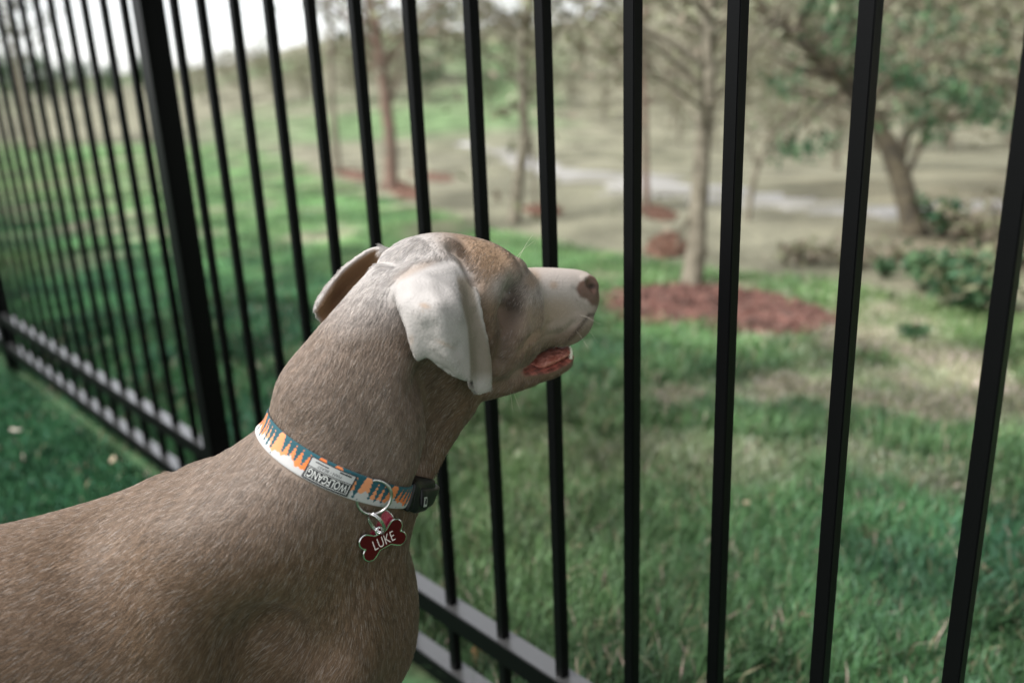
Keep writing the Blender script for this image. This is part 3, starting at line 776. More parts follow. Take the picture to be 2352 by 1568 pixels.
for V, F in pieces: body.add(V, F)
raw = bpy.data.meshes.new('raw'); raw.from_pydata(body.V, [], body.F); raw.update()
bm = bmesh.new(); bm.from_mesh(raw); bmesh.ops.recalc_face_normals(bm, faces=bm.faces); bm.to_mesh(raw); bm.free()
tmp = bpy.data.objects.new('raw', raw); COL.objects.link(tmp)
VOX = .002
rm = tmp.modifiers.new('r', 'REMESH'); rm.mode = 'VOXEL'; rm.voxel_size = VOX; rm.use_smooth_shade = True
dg = bpy.context.evaluated_depsgraph_get()
dog_me = bpy.data.meshes.new_from_object(tmp.evaluated_get(dg))
bpy.data.objects.remove(tmp); bpy.data.meshes.remove(raw)
nv = len(dog_me.vertices)
DV = np.empty(nv * 3); dog_me.vertices.foreach_get('co', DV); DV = DV.reshape(-1, 3)
ne = len(dog_me.edges); DE = np.empty(ne * 2, np.int32); dog_me.edges.foreach_get('vertices', DE); DE = DE.reshape(-1, 2)
deg = np.bincount(DE.ravel(), minlength=nv)[:, None]
def laplace(X):
    S = np.zeros_like(X)
    for c in range(X.shape[1]):
        S[:, c] = np.bincount(DE[:, 0], X[DE[:, 1], c], nv) + np.bincount(DE[:, 1], X[DE[:, 0], c], nv)
    return S / np.maximum(deg, 1)
def dog_normals():
    dog_me.vertices.foreach_set('co', DV.astype(np.float32).ravel()); dog_me.update()
    N = np.empty(nv * 3); dog_me.vertices.foreach_get('normal', N); return N.reshape(-1, 3)
HX = (DV - HO) @ HA; HY = (DV - HO) @ HL; HZ = DV[:, 2]
u_, v_, d_ = view(DV)
# the ears and the muzzle stay crisp, trunk and neck are smoothed into each other
near_ear = (HY < -.0615) & (u_ > 890) & (u_ < 1140) & (v_ < 920) & (HX > -.10) & (HZ > .70)
far_ear = (HY > .058) & (HZ > .74) & (HX < .03) & (u_ < 905) & (u_ > 700) & (v_ < 760)
w = np.where(HX > .08, .45, 1.0); w[(HZ < .70) | (HX < -.06)] = 1.0; w[near_ear | far_ear] = .42
w = np.clip(w, 0, 1)[:, None] * .6
wb = np.clip((.73 - HZ) / .06, 0, 1) * np.clip((.03 - HX) / .06, 0, 1) * (~near_ear); wb = wb[:, None] * .6
for it in range(260):
    L = laplace(DV)
    if it < 16: DV += (L - DV) * w
    else: DV += (L - DV) * wb

# the root of the ear flows into skull and neck
wt = ((HY < -.012) & (v_ > 555) & (v_ < 668) & (u_ > 872) & (u_ < 1072) & (HX < .06) & (HX > -.12)).astype(float)
for _ in range(6): wt = laplace(wt[:, None])[:, 0]
for _ in range(45): DV = DV + (laplace(DV) - DV) * (wt * .6)[:, None]

# --- modelling strokes: hollows, folds and muscle set into the surface where the sight line meets it
def strokes(lst):
    global DV
    N = dog_normals()
    tris = [tuple(p.vertices) for p in dog_me.polygons]
    bv = BVHTree.FromPolygons([tuple(v) for v in DV], tris)
    D = np.zeros(nv)
    for pts, R, amt in lst:
        P3 = []
        for (u, v) in pts:
            d = at(u, v, 1.0) - CC
            hit = bv.ray_cast(Vector(CC), Vector(d).normalized())
            if hit[0] is not None: P3.append(np.array(hit[0]))
        if not P3: continue
        if len(P3) > 1: P3 = crom(P3, max(8, len(P3) * 6))
        best = np.full(nv, 1e9)
        for q in P3: best = np.minimum(best, ((DV - q) ** 2).sum(1))
        D += amt * np.exp(-best / (R * R))
    facing = ((CC - DV) * N).sum(1) > 0
    DV = DV + N * (D * facing)[:, None]
    for _ in range(2): DV = DV + (laplace(DV) - DV) * .25 * (np.abs(D) > 2e-4)[:, None]

strokes([([(610, 1500), (590, 1580), (590, 1660)], .052, -.050), ([(410, 1300), (420, 1450), (430, 1580)], .07, .016), ([(205, 1240), (245, 1400), (290, 1540)], .036, -.007),
         ([(840, 1400), (800, 1540)], .035, .012), ([(960, 1330)], .02, -.006), ([(660, 1250), (740, 1300)], .06, .003), ([(412, 1095), (440, 1135)], .018, -.003), ([(372, 1100)], .022, .004)])
strokes([([(1186, 670), (1180, 710)], .013, -.019), ([(1178, 725), (1165, 775), (1150, 830)], .012, -.010), ([(1160, 640)], .016, .003), ([(985, 872), (1010, 910), (1022, 960), (1008, 1015), (988, 1065)], .022, -.026), ([(945, 880), (930, 960), (930, 1060)], .028, .009),
         ([(1215, 805), (1245, 775), (1290, 765), (1320, 745)], .006, -.0035), ([(1200, 800), (1225, 770), (1260, 750)], .006, -.0025),
         ([(1220, 790), (1250, 762), (1290, 752)], .006, .002), ([(1042, 566), (1062, 580), (1078, 610), (1092, 650)], .007, -.009),
         ([(1060, 545), (1085, 590), (1100, 640)], .008, -.003), ([(1170, 590), (1192, 620)], .008, .003), ([(1205, 640), (1212, 690), (1235, 740)], .012, -.0025)])
strokes([([(1352, 650), (1362, 660)], .0042, -.005), ([(1342, 642), (1352, 636)], .005, .002), ([(1320, 665), (1345, 688)], .004, -.001),
         ([(1362, 640), (1371, 655)], .004, .0025)])

strokes([([(1000, 800), (1035, 840), (1068, 868)], .005, .0014), ([(1008, 822), (1040, 852)], .004, -.0012), ([(985, 640), (1030, 665), (1058, 720)], .007, .0016), ([(960, 680), (1010, 740), (1050, 800)], .008, -.0022),
         ([(990, 650), (1000, 720), (1040, 780)], .006, .0016), ([(1010, 700), (1025, 790), (1050, 850)], .006, .0018), ([(985, 760), (1000, 800)], .008, -.002), ([(925, 700), (945, 770), (960, 815)], .005, .0012), ([(945, 700), (965, 770), (985, 815)], .006, -.001), ([(930, 630), (975, 612), (1030, 600)], .005, -.0016), ([(940, 648), (985, 628), (1035, 618)], .006, .0010),
         ([(1095, 760), (1112, 810), (1118, 870)], .006, .0018), ([(1090, 720), (1098, 790), (1100, 870)], .005, -.0018), ([(780, 690)], .014, -.004), ([(760, 665), (740, 695)], .006, .002)])
_bv = BVHTree.FromPolygons([tuple(v) for v in DV], [tuple(p.vertices) for p in dog_me.polygons])
_e = np.array(_bv.ray_cast(Vector(CC), Vector(at(1186, 676, 1.) - CC).normalized())[0])
EYE = np.array([(_e - HO) @ HA, -abs((_e - HO) @ HL), _e[2]]) + np.array([.001, .0122, .0])
# ------------------------------------------------------------------ coat colours
DN = dog_normals()
HX = (DV - HO) @ HA; HY = (DV - HO) @ HL; HZ = DV[:, 2]
TX = (DV - TO) @ TA
near_ear = None
def paint(Pw, earmask):
    """Coat colour of surface points: taupe body, silver skull, ears and muzzle, tan brow (alike on both sides of the head)."""
    hx = (Pw - HO) @ HA; hy = (Pw - HO) @ HL; hz = Pw[:, 2]
    Q = Pw - np.outer(np.maximum(hy, 0) * 2, HL)           # far side mirrored onto the near side
    u, v, d = view(Q)
    taupe = np.array([.158, .101, .062]); silver = np.array([.52, .485, .46]); tan = np.array([.34, .215, .125]); brown = np.array([.13, .085, .055])
    c = np.tile(taupe, (len(Pw), 1))
    def g(cu, cv, ru, rv=None, ang=0):
        rv = rv or ru; a = math.radians(ang)
        x = (u - cu) * math.cos(a) + (v - cv) * math.sin(a); y = -(u - cu) * math.sin(a) + (v - cv) * math.cos(a)
        return np.exp(-((x / ru) ** 2 + (y / rv) ** 2) ** 1.5)
    head = np.clip((hz - .70) / .05, 0, 1) * np.clip((hx + .12) / .05, 0, 1)
    def mix(col, w):
        nonlocal c
        w = np.clip(w, 0, 1)[:, None]; c = c * (1 - w) + col * w
    # silver cap running down the nape, thinning over the back
    nape = np.clip((hz - .835) / .05, 0, 1) * np.clip((.05 - hx) / .06, 0, 1)
    mix(silver * .98, .9 * nape)
    mix(silver * .8, .16 * np.clip((hz - .66) / .06, 0, 1) * np.clip((.0 - hx) / .1, 0, 1))
    mix(np.array([.34, .245, .18]), .8 * head * np.clip((hx - .015) / .05, 0, 1) * np.clip((hz - .742) / .02, 0, 1))
    mix(tan, .70 * head * g(1110, 575, 95, 45, 20)); mix(tan * .95, .55 * head * g(1150, 640, 60, 70))
    mix(silver, .55 * g(1160, 655, 28, 38, 60) * head)
    mix(np.array([.50, .45, .415]), .84 * g(1288, 664, 100, 72, 5) ** .7 * head); mix(tan * 1.1, .5 * g(1262, 712, 70, 32, -5) * head)
    mix(tan * 1.05, .6 * g(1225, 640, 16, 20) * head); mix(tan, .5 * g(1272, 655, 10) * head)
    mix(brown * .4, .95 * g(1183, 692, 27, 52, 8) * head); mix(brown * .7, .7 * g(1160, 790, 34, 95, 18) * head)  # eye furrow and cheek crease: their shade put into the coat colour
    mix(brown, .75 * g(1295, 776, 62, 14, -22) * head); mix(brown, .6 * g(1215, 815, 30, 22, -30) * head); mix(tan, .45 * g(1225, 775, 45, 14, -50) * head)
    mix(brown, .8 * g(1070, 585, 44, 13, 58) * head)
    # whole ears
    e = earmask
    en = np.sin(Pw @ np.array([120., 90., 150.])) * np.sin(Pw @ np.array([-80., 140., 95.]) + 1.) + .6 * np.sin(Pw @ np.array([260., -210., 240.]))
    ec = silver * (.80 + .06 * en)[:, None]; ec = ec + (np.array([.40, .35, .31]) - ec) * np.clip((v - 640) / 420, 0, .5)[:, None]
    def em(col, w):
        nonlocal ec
        w = np.clip(w, 0, 1)[:, None]; ec = ec * (1 - w) + col * w
    em(tan * .95, .5 * g(965, 610, 62, 11, -24)); em(tan * .9, .35 * g(925, 630, 26, 12, -40)); em(tan, .5 * g(1063, 595, 14, 26, -30))
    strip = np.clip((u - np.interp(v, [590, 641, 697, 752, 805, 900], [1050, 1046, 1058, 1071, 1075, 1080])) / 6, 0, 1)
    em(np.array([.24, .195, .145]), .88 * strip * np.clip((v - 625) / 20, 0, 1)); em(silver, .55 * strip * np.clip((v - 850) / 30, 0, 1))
    em(silver, .7 * strip * g(1105, 700, 10, 90, -14)); em(tan * 1.05, .6 * g(976, 702, 13, 6, 15)); em(tan, .4 * g(1022, 790, 22, 5, 25)); em(tan, .35 * g(945, 780, 6, 12))
    fe = (hy > .02)
    ec[fe] = tan * 1.05
    if fe.any():
        u2, v2, _ = view(Pw[fe])
        w = np.exp(-(((u2 - 790) / 26) ** 2 + ((v2 - 690) / 26) ** 2)); w2 = np.exp(-(((u2 - 815) / 30) ** 2 + ((v2 - 648) / 20) ** 2))
        edge_ = np.min([np.hypot(u2 - a, v2 - b) for a, b in crom([(905, 572), (866, 566), (828, 586), (790, 616), (758, 652), (736, 684), (722, 714), (735, 742)], 60)], axis=0)
        q = ec[fe]; e_ = np.clip(1.2 - edge_ / 9, 0, 1)[:, None]; q = q * (1 - e_) + silver * .8 * e_; q = q * (1 - .45 * w[:, None]) + brown * .45 * w[:, None]; q = q * (1 - .6 * w2[:, None]) + tan * .6 * w2[:, None]; ec[fe] = q
    return c * (1 - e[:, None]) + ec * e[:, None]
def sdist(P_, poly):
    """Signed distance in sight units to a polygon, positive inside."""
    poly = np.array(poly, float); x, y = P_[0], P_[1]
    ins = np.zeros(len(x), bool); dm = np.full(len(x), 1e9)
    for i in range(len(poly)):
        a, b = poly[i], poly[(i + 1) % len(poly)]
        cond = (a[1] > y) != (b[1] > y)
        ins ^= cond & (x < (b[0] - a[0]) * (y - a[1]) / (b[1] - a[1] + 1e-12) + a[0])
        t = np.clip(((x - a[0]) * (b[0] - a[0]) + (y - a[1]) * (b[1] - a[1])) / (((b - a) ** 2).sum() + 1e-9), 0, 1)
        dm = np.minimum(dm, np.hypot(x - a[0] - t * (b[0] - a[0]), y - a[1] - t * (b[1] - a[1])))
    return np.where(ins, dm, -dm)
EAR_POLY = [(905, 640), (930, 612), (966, 592), (1006, 584), (1037, 578), (1062, 580), (1080, 612), (1096, 646), (1110, 688), (1119, 726), (1121, 768), (1131, 799), (1134, 844), (1138, 895), (1124, 920), (1085, 914), (1044, 904), (1044, 878), (1030, 868), (1002, 848), (985, 830), (966, 830), (953, 838), (942, 812), (931, 780), (926, 744), (916, 710), (905, 690)]
_u, _v, _d = view(DV)
from mathutils.kdtree import KDTree
def near_to(pts, lim):
    kd = KDTree(len(pts))
    for i, q in enumerate(pts): kd.insert(q, i)
    kd.balance(); pts = np.asarray(pts); lo, hi = pts.min(0) - .02, pts.max(0) + .02
    m_ = np.zeros(nv, bool); cand = np.where(((DV > lo) & (DV < hi)).all(1))[0]
    for i in cand: m_[i] = kd.find(DV[i])[2] < lim
    return m_
near_ear = near_to(_e1[0], .0052) & (HY < -.036) & (sdist((_u, _v), EAR_POLY) > -14)
far_ear = near_to(_e2[0], .0056) & (HY > .048)
EARM = (near_ear | far_ear).astype(float)
E2 = EARM.copy()
for _ in range(3): EARM = EARM * .4 + .6 * laplace(EARM[:, None])[:, 0]
for _ in range(40): E2 = E2 * .3 + .7 * laplace(E2[:, None])[:, 0]
_w = np.clip((HZ - .80) / .05, 0, 1); EARM = EARM * (1 - _w) + E2 * _w
# bare skin: nose leather and lips
HU, HV, HD = view(DV)
SIDEV = view(DV - np.outer(np.maximum(HY, 0) * 2, HL))
front = HX > .13
nose_w = np.where(front, np.clip(sdist(SIDEV, [(1322, 664), (1330, 648), (1346, 640), (1356, 628), (1366, 618), (1400, 640), (1400, 700), (1360, 703), (1348, 688), (1332, 682)]) / 6 + .5, 0, 1), 0)
lip_w = np.where((HX > .06) & (HZ < .775), np.clip(sdist(SIDEV, [(1205, 852), (1232, 835), (1260, 821), (1285, 808), (1340, 794), (1340, 812), (1314, 830), (1290, 836), (1262, 852), (1235, 862), (1210, 862)]) / 6 + .3, 0, 1), 0)
inner = np.clip((HX - .075) / .01, 0, 1) * np.clip((.768 - HZ) / .004, 0, 1) * np.clip((HZ - .737) / .004, 0, 1) * np.clip((DN[:, 2] - .2) / .3, 0, 1)
lip_w = np.maximum(lip_w * np.clip((.757 - HZ) / .003, 0, 1), inner)
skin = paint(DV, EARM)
nose_c = np.array([.135, .080, .062]); nost = np.exp(-(((HU - 1360) / 12) ** 2 + ((HV - 657) / 7) ** 2) ** 1.5)
skin = skin * (1 - nose_w[:, None]) + nose_c * nose_w[:, None]
skin = skin * (1 - (.85 * nost * nose_w)[:, None]) + np.array([.02, .012, .01]) * (.85 * nost * nose_w)[:, None]
mott = (.75 + .5 * np.sin(HU * .21 + 2 * np.sin(HV * .17)) * np.sin(HV * .33 + 1.) + .25 * np.sin(HU * .6) * np.sin(HV * .7))[:, None].clip(.35, 1.6)
skin = skin * (1 - lip_w[:, None]) + mott * np.array([.33, .10, .075]) * lip_w[:, None]
roof = np.clip((HX - .08) / .01, 0, 1) * np.clip((-DN[:, 2] - .5) / .2, 0, 1) * np.clip((HZ - .748) / .004, 0, 1) * np.clip((.79 - HZ) / .004, 0, 1) * (np.abs(HY) < .024)
skin = skin * (1 - roof[:, None]) + np.array([.035, .016, .014]) * roof[:, None]
# dark wet rims of the lips
up_rim = np.where((HX > .05) & (HZ < .80), np.exp(-(sdist(SIDEV, [(1214, 828), (1220, 809), (1254, 799), (1282, 797), (1292, 795), (1313, 774), (1330, 753), (1353, 723), (1420, 723), (1420, 900), (1214, 900)]) / 4.5) ** 2), 0) * np.clip((HX - .09) / .02, 0, 1)
skin = skin * (1 - .8 * up_rim[:, None]) + np.array([.05, .028, .022]) * .8 * up_rim[:, None]
lo_rim = np.clip(1 - np.abs(lip_w - .35) / .3, 0, 1) * (HZ < .75)
skin = skin * (1 - .6 * lo_rim[:, None]) + np.array([.10, .055, .05]) * .6 * lo_rim[:, None]
bald = np.clip(nose_w + lip_w + roof, 0, 1)

dog = empty('dog', tuple(TO + TA * -.2))
tag(dog, 'grey-brown short-haired hound with drooping silver ears gazing through the black fence', 'dog')
m_skin = mat('dog_skin', attr='Col', rough=.55, spec=.3)
ra = m_skin.node_tree.nodes.new('ShaderNodeAttribute'); ra.attribute_name = 'wet'
rr = m_skin.node_tree.nodes.new('ShaderNodeMapRange'); rr.inputs['To Min'].default_value = .6; rr.inputs['To Max'].default_value = .28
m_skin.node_tree.links.new(ra.outputs['Fac'], rr.inputs['Value']); m_skin.node_tree.links.new(rr.outputs[0], m_skin.node_tree.nodes['Principled BSDF'].inputs['Roughness'])
nz = m_skin.node_tree.nodes.new('ShaderNodeTexNoise'); nz.inputs['Scale'].default_value = 420; nz.inputs['Detail'].default_value = 3
tcn = m_skin.node_tree.nodes.new('ShaderNodeTexCoord'); bpn = m_skin.node_tree.nodes.new('ShaderNodeBump'); bpn.inputs['Distance'].default_value = .0012; bpn.inputs['Strength'].default_value = .5
m_skin.node_tree.links.new(tcn.outputs['Object'], nz.inputs['Vector']); m_skin.node_tree.links.new(nz.outputs['Fac'], bpn.inputs['Height'])
m_skin.node_tree.links.new(bpn.outputs[0], m_skin.node_tree.nodes['Principled BSDF'].inputs['Normal'])
dog_normals()
dog_me.name = 'body'
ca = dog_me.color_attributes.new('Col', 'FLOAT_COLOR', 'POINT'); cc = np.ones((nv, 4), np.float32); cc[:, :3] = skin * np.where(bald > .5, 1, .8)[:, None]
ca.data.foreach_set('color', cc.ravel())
wa = dog_me.attributes.new('wet', 'FLOAT', 'POINT'); wa.data.foreach_set('value', np.clip(lip_w + nose_w * .7, 0, 1).astype(np.float32))
dog_me.materials.clear(); dog_me.materials.append(m_skin)
dog_me.polygons.foreach_set('use_smooth', np.full(len(dog_me.polygons), True))
dog_body = link(bpy.data.objects.new('body', dog_me), dog)
dog_body.matrix_parent_inverse = Matrix.Translation(-dog.location)

def keep(o, parent):
    """Parent without moving."""
    o.parent = parent; o.matrix_parent_inverse = Matrix.Translation(parent.location).inverted()
    return o

# eyes, deep under the brows; tongue; teeth
m_eye = mat('eye_amber', (.030, .018, .010), .08, spec=.8)
m_tongue = mat('tongue_flesh', (.34, .095, .06), .28, spec=.6, noise=(120, (.50, .20, .15), 3, .4, .6), bump=(220, .9, .003))
m_tooth = mat('tooth_ivory', (.78, .72, .60), .25)
for sy in (-1, 1):
    q = blob(hp(EYE[0], -EYE[1] * sy, EYE[2]), HEAD3, (.0095, .0095, .0095))
    keep(mesh_obj('eye', q[0], q[1], m_eye, None, True), dog)
st = [(.085, .748, .736, .016, .742, 2), (.11, .753, .740, .020, .746, 2.2), (.14, .7555, .743, .0215, .749, 2.2), (.160, .7565, .745, .019, .750, 2.2), (.172, .756, .746, .014, .751, 2.1), (.178, .754, .749, .006, .751, 2)]
q = head_loft(st, 40, 60)
_tv = np.array(q[0]); _tn = _tv - (_tv.mean(0) * [0, 0, 1] + _tv * [1, 1, 0]); _tb = .0011 * (np.sin(_tv @ [900, 700, 500]) * np.sin(_tv @ [-600, 1100, 300]) + .6 * np.sin(_tv @ [1900, -1500, 800])); q = (_tv + np.column_stack([_tb * HL[0] * -.6, _tb * HL[1] * -.6, _tb]), q[1])
keep(mesh_obj('tongue', q[0], q[1], m_tongue, None, True), dog)
for sy in (-1, 1):
    for x, y, z, h, r in ((.170, .0150, .7475, .011, .0026), (.176, .006, .7485, .005, .002)):
        pts = [hp(x, y * sy, z - .004), hp(x + .001, y * sy * 1.02, z + h * .5), hp(x - .001, y * sy * 1.0, z + h)]
        V, F = tube(crom(pts, 6), np.linspace(r, r * .25, 6), 8); keep(mesh_obj('tooth', V, F, m_tooth, None, True), dog)

# ------------------------------------------------------------------ fur
def grow_fur(total, name='fur', under=None):
    dog_me.calc_loop_triangles()
    nt = len(dog_me.loop_triangles); T = np.empty(nt * 3, np.int32); dog_me.loop_triangles.foreach_get('vertices', T); T = T.reshape(-1, 3)
    A = DV[T[:, 0]]; B = DV[T[:, 1]]; C3 = DV[T[:, 2]]
    ar = np.linalg.norm(np.cross(B - A, C3 - A), axis=1) / 2
    cen = (A + B + C3) / 3; n = DN[T].mean(1)
    u, v, d = view(cen)
    inframe = (u > -260) & (u < 2450) & (v > -100) & (v < 1690)
    fac = ((CC - cen) * n).sum(1) / np.linalg.norm(CC - cen, axis=1)
    wgt = np.where(inframe, np.where(fac > -.25, 1., .15), .16) * (1 - bald[T].mean(1))
    wgt *= np.where(EARM[T].mean(1) > .5, 1.5, 1) * np.where((cen - HO) @ HA > .10, 1.35, 1)
    wgt[bald[T].max(1) > .6] = 0
    if under is not None: wgt[under(cen)] = 0
    pr = ar * wgt; pr /= pr.sum()
    k = RNG.choice(nt, total, p=pr)
    r1 = np.sqrt(RNG.random(total)); r2 = RNG.random(total)
    a, b, c = (1 - r1)[:, None], (r1 * (1 - r2))[:, None], (r1 * r2)[:, None]
    P0 = A[k] * a + B[k] * b + C3[k] * c
    N = DN[T[k, 0]] * a + DN[T[k, 1]] * b + DN[T[k, 2]] * c; N /= np.linalg.norm(N, axis=1)[:, None]
    em = EARM[T[k, 0]]
    hx = (P0 - HO) @ HA; hy = (P0 - HO) @ HL; hz = P0[:, 2]; tx = (P0 - TO) @ TA
    # lie of the coat
    neckdir = at(690, 1180, .80) - at(930, 720, .81); neckdir /= np.linalg.norm(neckdir)
    fur_head = -HA * .95 - ZZ * .25
    fur_face = -HA * .9 - ZZ * .55
    back = -TA * .92 - ZZ * .38
    down = -TA * .35 - ZZ * .93
    wh = np.clip((hx + .05) / .08, 0, 1) * np.clip((hz - .70 + .06 * np.clip((hx - .0) / .04, 0, 1)) / .03, 0, 1)
    wl = np.clip((.74 - hz) / .08, 0, 1) * np.clip((.06 - hx) / .06, 0, 1)
    wd = np.clip((tx - .02) / .16, 0, 1)[:, None]
    D = neckdir * (1 - wh)[:, None] + np.where((hz < .84)[:, None], fur_face, fur_head) * wh[:, None]
    D = D * (1 - wl)[:, None] + (back * (1 - wd) + down * wd) * wl[:, None]
    ned = at(1040, 900, .80) - at(1010, 600, .76); ned /= np.linalg.norm(ned)
    fed = at(722, 714, .86) - at(880, 575, .82); fed /= np.linalg.norm(fed)
    isn = (em > .5) & (hy < 0); isf = (em > .5) & (hy > 0)
    D[isn] = ned; D[isf] = fed
    # cowlicks: a slow swirl so that the lie is not ruled
    ph = np.sin(P0 @ np.array([31., 17., 23.])) + np.sin(P0 @ np.array([-19., 41., 13.]) + 1.3) + .6 * np.sin(P0 @ np.array([70., -55., 62.]) + .4)
    side = np.cross(N, D)
    D = D + side * (.14 * ph + .13 * RNG.standard_normal(total))[:, None]
    D -= N * (D * N).sum(1)[:, None]; D /= np.linalg.norm(D, axis=1)[:, None] + 1e-9
    L = np.full(total, .0085)
    L = np.where(hz < .66, .0100, L); L = np.where(wh > .5, .0065, L); L = np.where(hx > .11, .0040, L); L = np.where(em > .5, .0042, L)
    L *= RNG.uniform(.65, 1.25, total)
    L *= np.where(em > .5, np.clip(1 - (N @ ned - .1) / .5, .2, 1), 1)
    lift = np.where(wh > .5, .16, .22) * RNG.uniform(.4, 1.5, total); lift = np.where(em > .5, lift * .55, lift)
    t = np.array([0, .35, .7, 1.0])
    P = P0[:, None, :] - N[:, None, :] * .0006 + D[:, None, :] * (L[:, None] * t)[:, :, None] + N[:, None, :] * (L[:, None] * lift[:, None] * (t * (1.25 - .55 * t)))[:, :, None]
    P[:, :, 2] -= (L[:, None] * .10 * t ** 2)
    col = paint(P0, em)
    cl = np.sin(P0 @ np.array([260., 190., -140.])) * np.sin(P0 @ np.array([-170., 230., 210.]) + 2.)
    col = col * (1 + .15 * cl + .22 * RNG.standard_normal(total))[:, None].clip(.4, 1.8)
    pale = RNG.random(total) < .10; col[pale] = col[pale] * .5 + np.array([.48, .42, .37]) * .5
    cu = bpy.data.hair_curves.new(name)
    cu.add_curves([4] * total)
    cu.points.foreach_set('position', (P - np.array(dog.location)).astype(np.float32).ravel())
    rad = cu.attributes.get('radius') or cu.attributes.new('radius', 'FLOAT', 'POINT')
    base = np.where(wh > .5, .00015, .00018) * np.where(em > .5, .9, 1.)
    R = base[:, None] * np.array([1., .95, .7, .12])
    rad.data.foreach_set('value', R.astype(np.float32).ravel())
    c_at = cu.attributes.new('fur_col', 'FLOAT_COLOR', 'CURVE'); c4 = np.ones((total, 4), np.float32); c4[:, :3] = col.clip(.01, .9)
    c_at.data.foreach_set('color', c4.ravel())
    n_at = cu.attributes.new('surf_n', 'FLOAT_VECTOR', 'CURVE'); n_at.data.foreach_set('vector', N.astype(np.float32).ravel())
    m = bpy.data.materials.new('fur'); m.use_nodes = True
    nt_ = m.node_tree; p = nt_.nodes['Principled BSDF']; ln = nt_.links.new
    ac = nt_.nodes.new('ShaderNodeAttribute'); ac.attribute_name = 'fur_col'
    hi = nt_.nodes.new('ShaderNodeHairInfo')
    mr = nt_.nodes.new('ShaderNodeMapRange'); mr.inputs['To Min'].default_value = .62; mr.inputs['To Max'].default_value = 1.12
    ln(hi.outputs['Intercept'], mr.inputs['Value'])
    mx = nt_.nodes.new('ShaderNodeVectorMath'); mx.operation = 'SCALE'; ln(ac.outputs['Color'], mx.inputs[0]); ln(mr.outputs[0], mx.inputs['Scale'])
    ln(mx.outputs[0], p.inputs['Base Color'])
    an = nt_.nodes.new('ShaderNodeAttribute'); an.attribute_name = 'surf_n'
    vt = nt_.nodes.new('ShaderNodeVectorTransform'); vt.vector_type = 'NORMAL'; vt.convert_from = 'OBJECT'; vt.convert_to = 'WORLD'; ln(an.outputs['Vector'], vt.inputs[0])
    ge = nt_.nodes.new('ShaderNodeNewGeometry')
    s1 = nt_.nodes.new('ShaderNodeVectorMath'); s1.operation = 'SCALE'; s1.inputs['Scale'].default_value = .30; ln(ge.outputs['Normal'], s1.inputs[0])
    ad = nt_.nodes.new('ShaderNodeVectorMath'); ad.operation = 'ADD'; ln(vt.outputs[0], ad.inputs[0]); ln(s1.outputs[0], ad.inputs[1])
    no = nt_.nodes.new('ShaderNodeVectorMath'); no.operation = 'NORMALIZE'; ln(ad.outputs[0], no.inputs[0]); ln(no.outputs[0], p.inputs['Normal'])
    p.inputs['Roughness'].default_value = .5; p.inputs['Specular IOR Level'].default_value = .22; p.inputs['Sheen Weight'].default_value = .06
    p.inputs['Sheen Roughness'].default_value = .5
    cu.materials.append(m)
    o = link(bpy.data.objects.new(name, cu), dog)
    tag(o, kind='stuff')
    return o
FUR_N = 640000
# whiskers
V = []; F = []
wk = MB()
for (u, v), dirv, L in [((1165, 868), HA * .2 - ZZ * .9 - HL * .3, .035), ((1168, 875), -HA * .2 - ZZ * .8 - HL * .4, .03), ((1335, 738), HA * .5 - HL * .3 - ZZ * .7, .03), ((1310, 745), HA * .2 - HL * .6 - ZZ * .6, .03), ((1320, 720), HA * .4 - HL * .8 - ZZ * .2, .03), ((1188, 600), HA * .6 + ZZ * .75, .035), ((1180, 598), HA * .5 + ZZ * .6 - HL * .3, .03)]:
    q = on_plane(u, v, -.028 if u > 1250 else -.035)
    dv = dirv / np.linalg.norm(dirv)
    wk.tube([q, q + dv * L * .5, q + dv * L + np.array([0, 0, -.004])], [.00013, .0001, .00004], 5)
m_wh = mat('whisker_hair', (.55, .48, .40), .4)
wo = keep(wk.build('whiskers', m_wh), dog); tag(wo, kind='stuff')
# ------------------------------------------------------------------ collar
_bv = BVHTree.FromPolygons([tuple(v) for v in DV], [tuple(p.vertices) for p in dog_me.polygons])
MID = [(617, 985), (632, 1011), (668, 1041), (713, 1071), (767, 1093), (810, 1114), (839, 1123), (895, 1133), (940, 1138), (980, 1125)]
hits = []
for q in MID:
    h_ = _bv.ray_cast(Vector(CC), Vector(at(*q, 1.) - CC).normalized())
    if h_[0] is not None: hits.append(np.array(h_[0]))
hits = np.array(hits); cen = hits.mean(0)
_, _, vt_ = np.linalg.svd(hits - cen); CN = vt_[2]; CN = CN if CN[2] > 0 else -CN                       # axis of the loop, towards the head
# centre of the neck in that plane
cc0 = cen + (np.array([.0, .07, 0]) - CN * (np.array([.0, .07, 0]) @ CN))
cx = np.cross(CN, np.array([0, 1., 0])); cx /= np.linalg.norm(cx); cy = np.cross(CN, cx)
def loop(off, gap, n=720):
    out = []
    o = cc0 + CN * off
    for t in np.linspace(0, 2 * math.pi, n, endpoint=False):
        d = cx * math.cos(t) + cy * math.sin(t)
        h_ = _bv.ray_cast(Vector(o + d * .22), Vector(-d))
        out.append(np.linalg.norm(np.array(h_[0]) - o) if h_[0] is not None else np.nan)
    r = np.array(out); ok = np.isfinite(r) & (r < .16)
    r = np.interp(np.arange(n), np.arange(n)[ok], r[ok], period=n)
    for _ in range(40): r = (np.roll(r, 1) + r * 2 + np.roll(r, -1)) / 4
    t = np.linspace(0, 2 * math.pi, n, endpoint=False)
    return o + np.outer(np.cos(t) * (r + gap), cx) + np.outer(np.sin(t) * (r + gap), cy)
CWID = .0115
NL = 720
loops = [loop(o, .0024) for o in (-CWID, 0, CWID)]
ctr = cc0
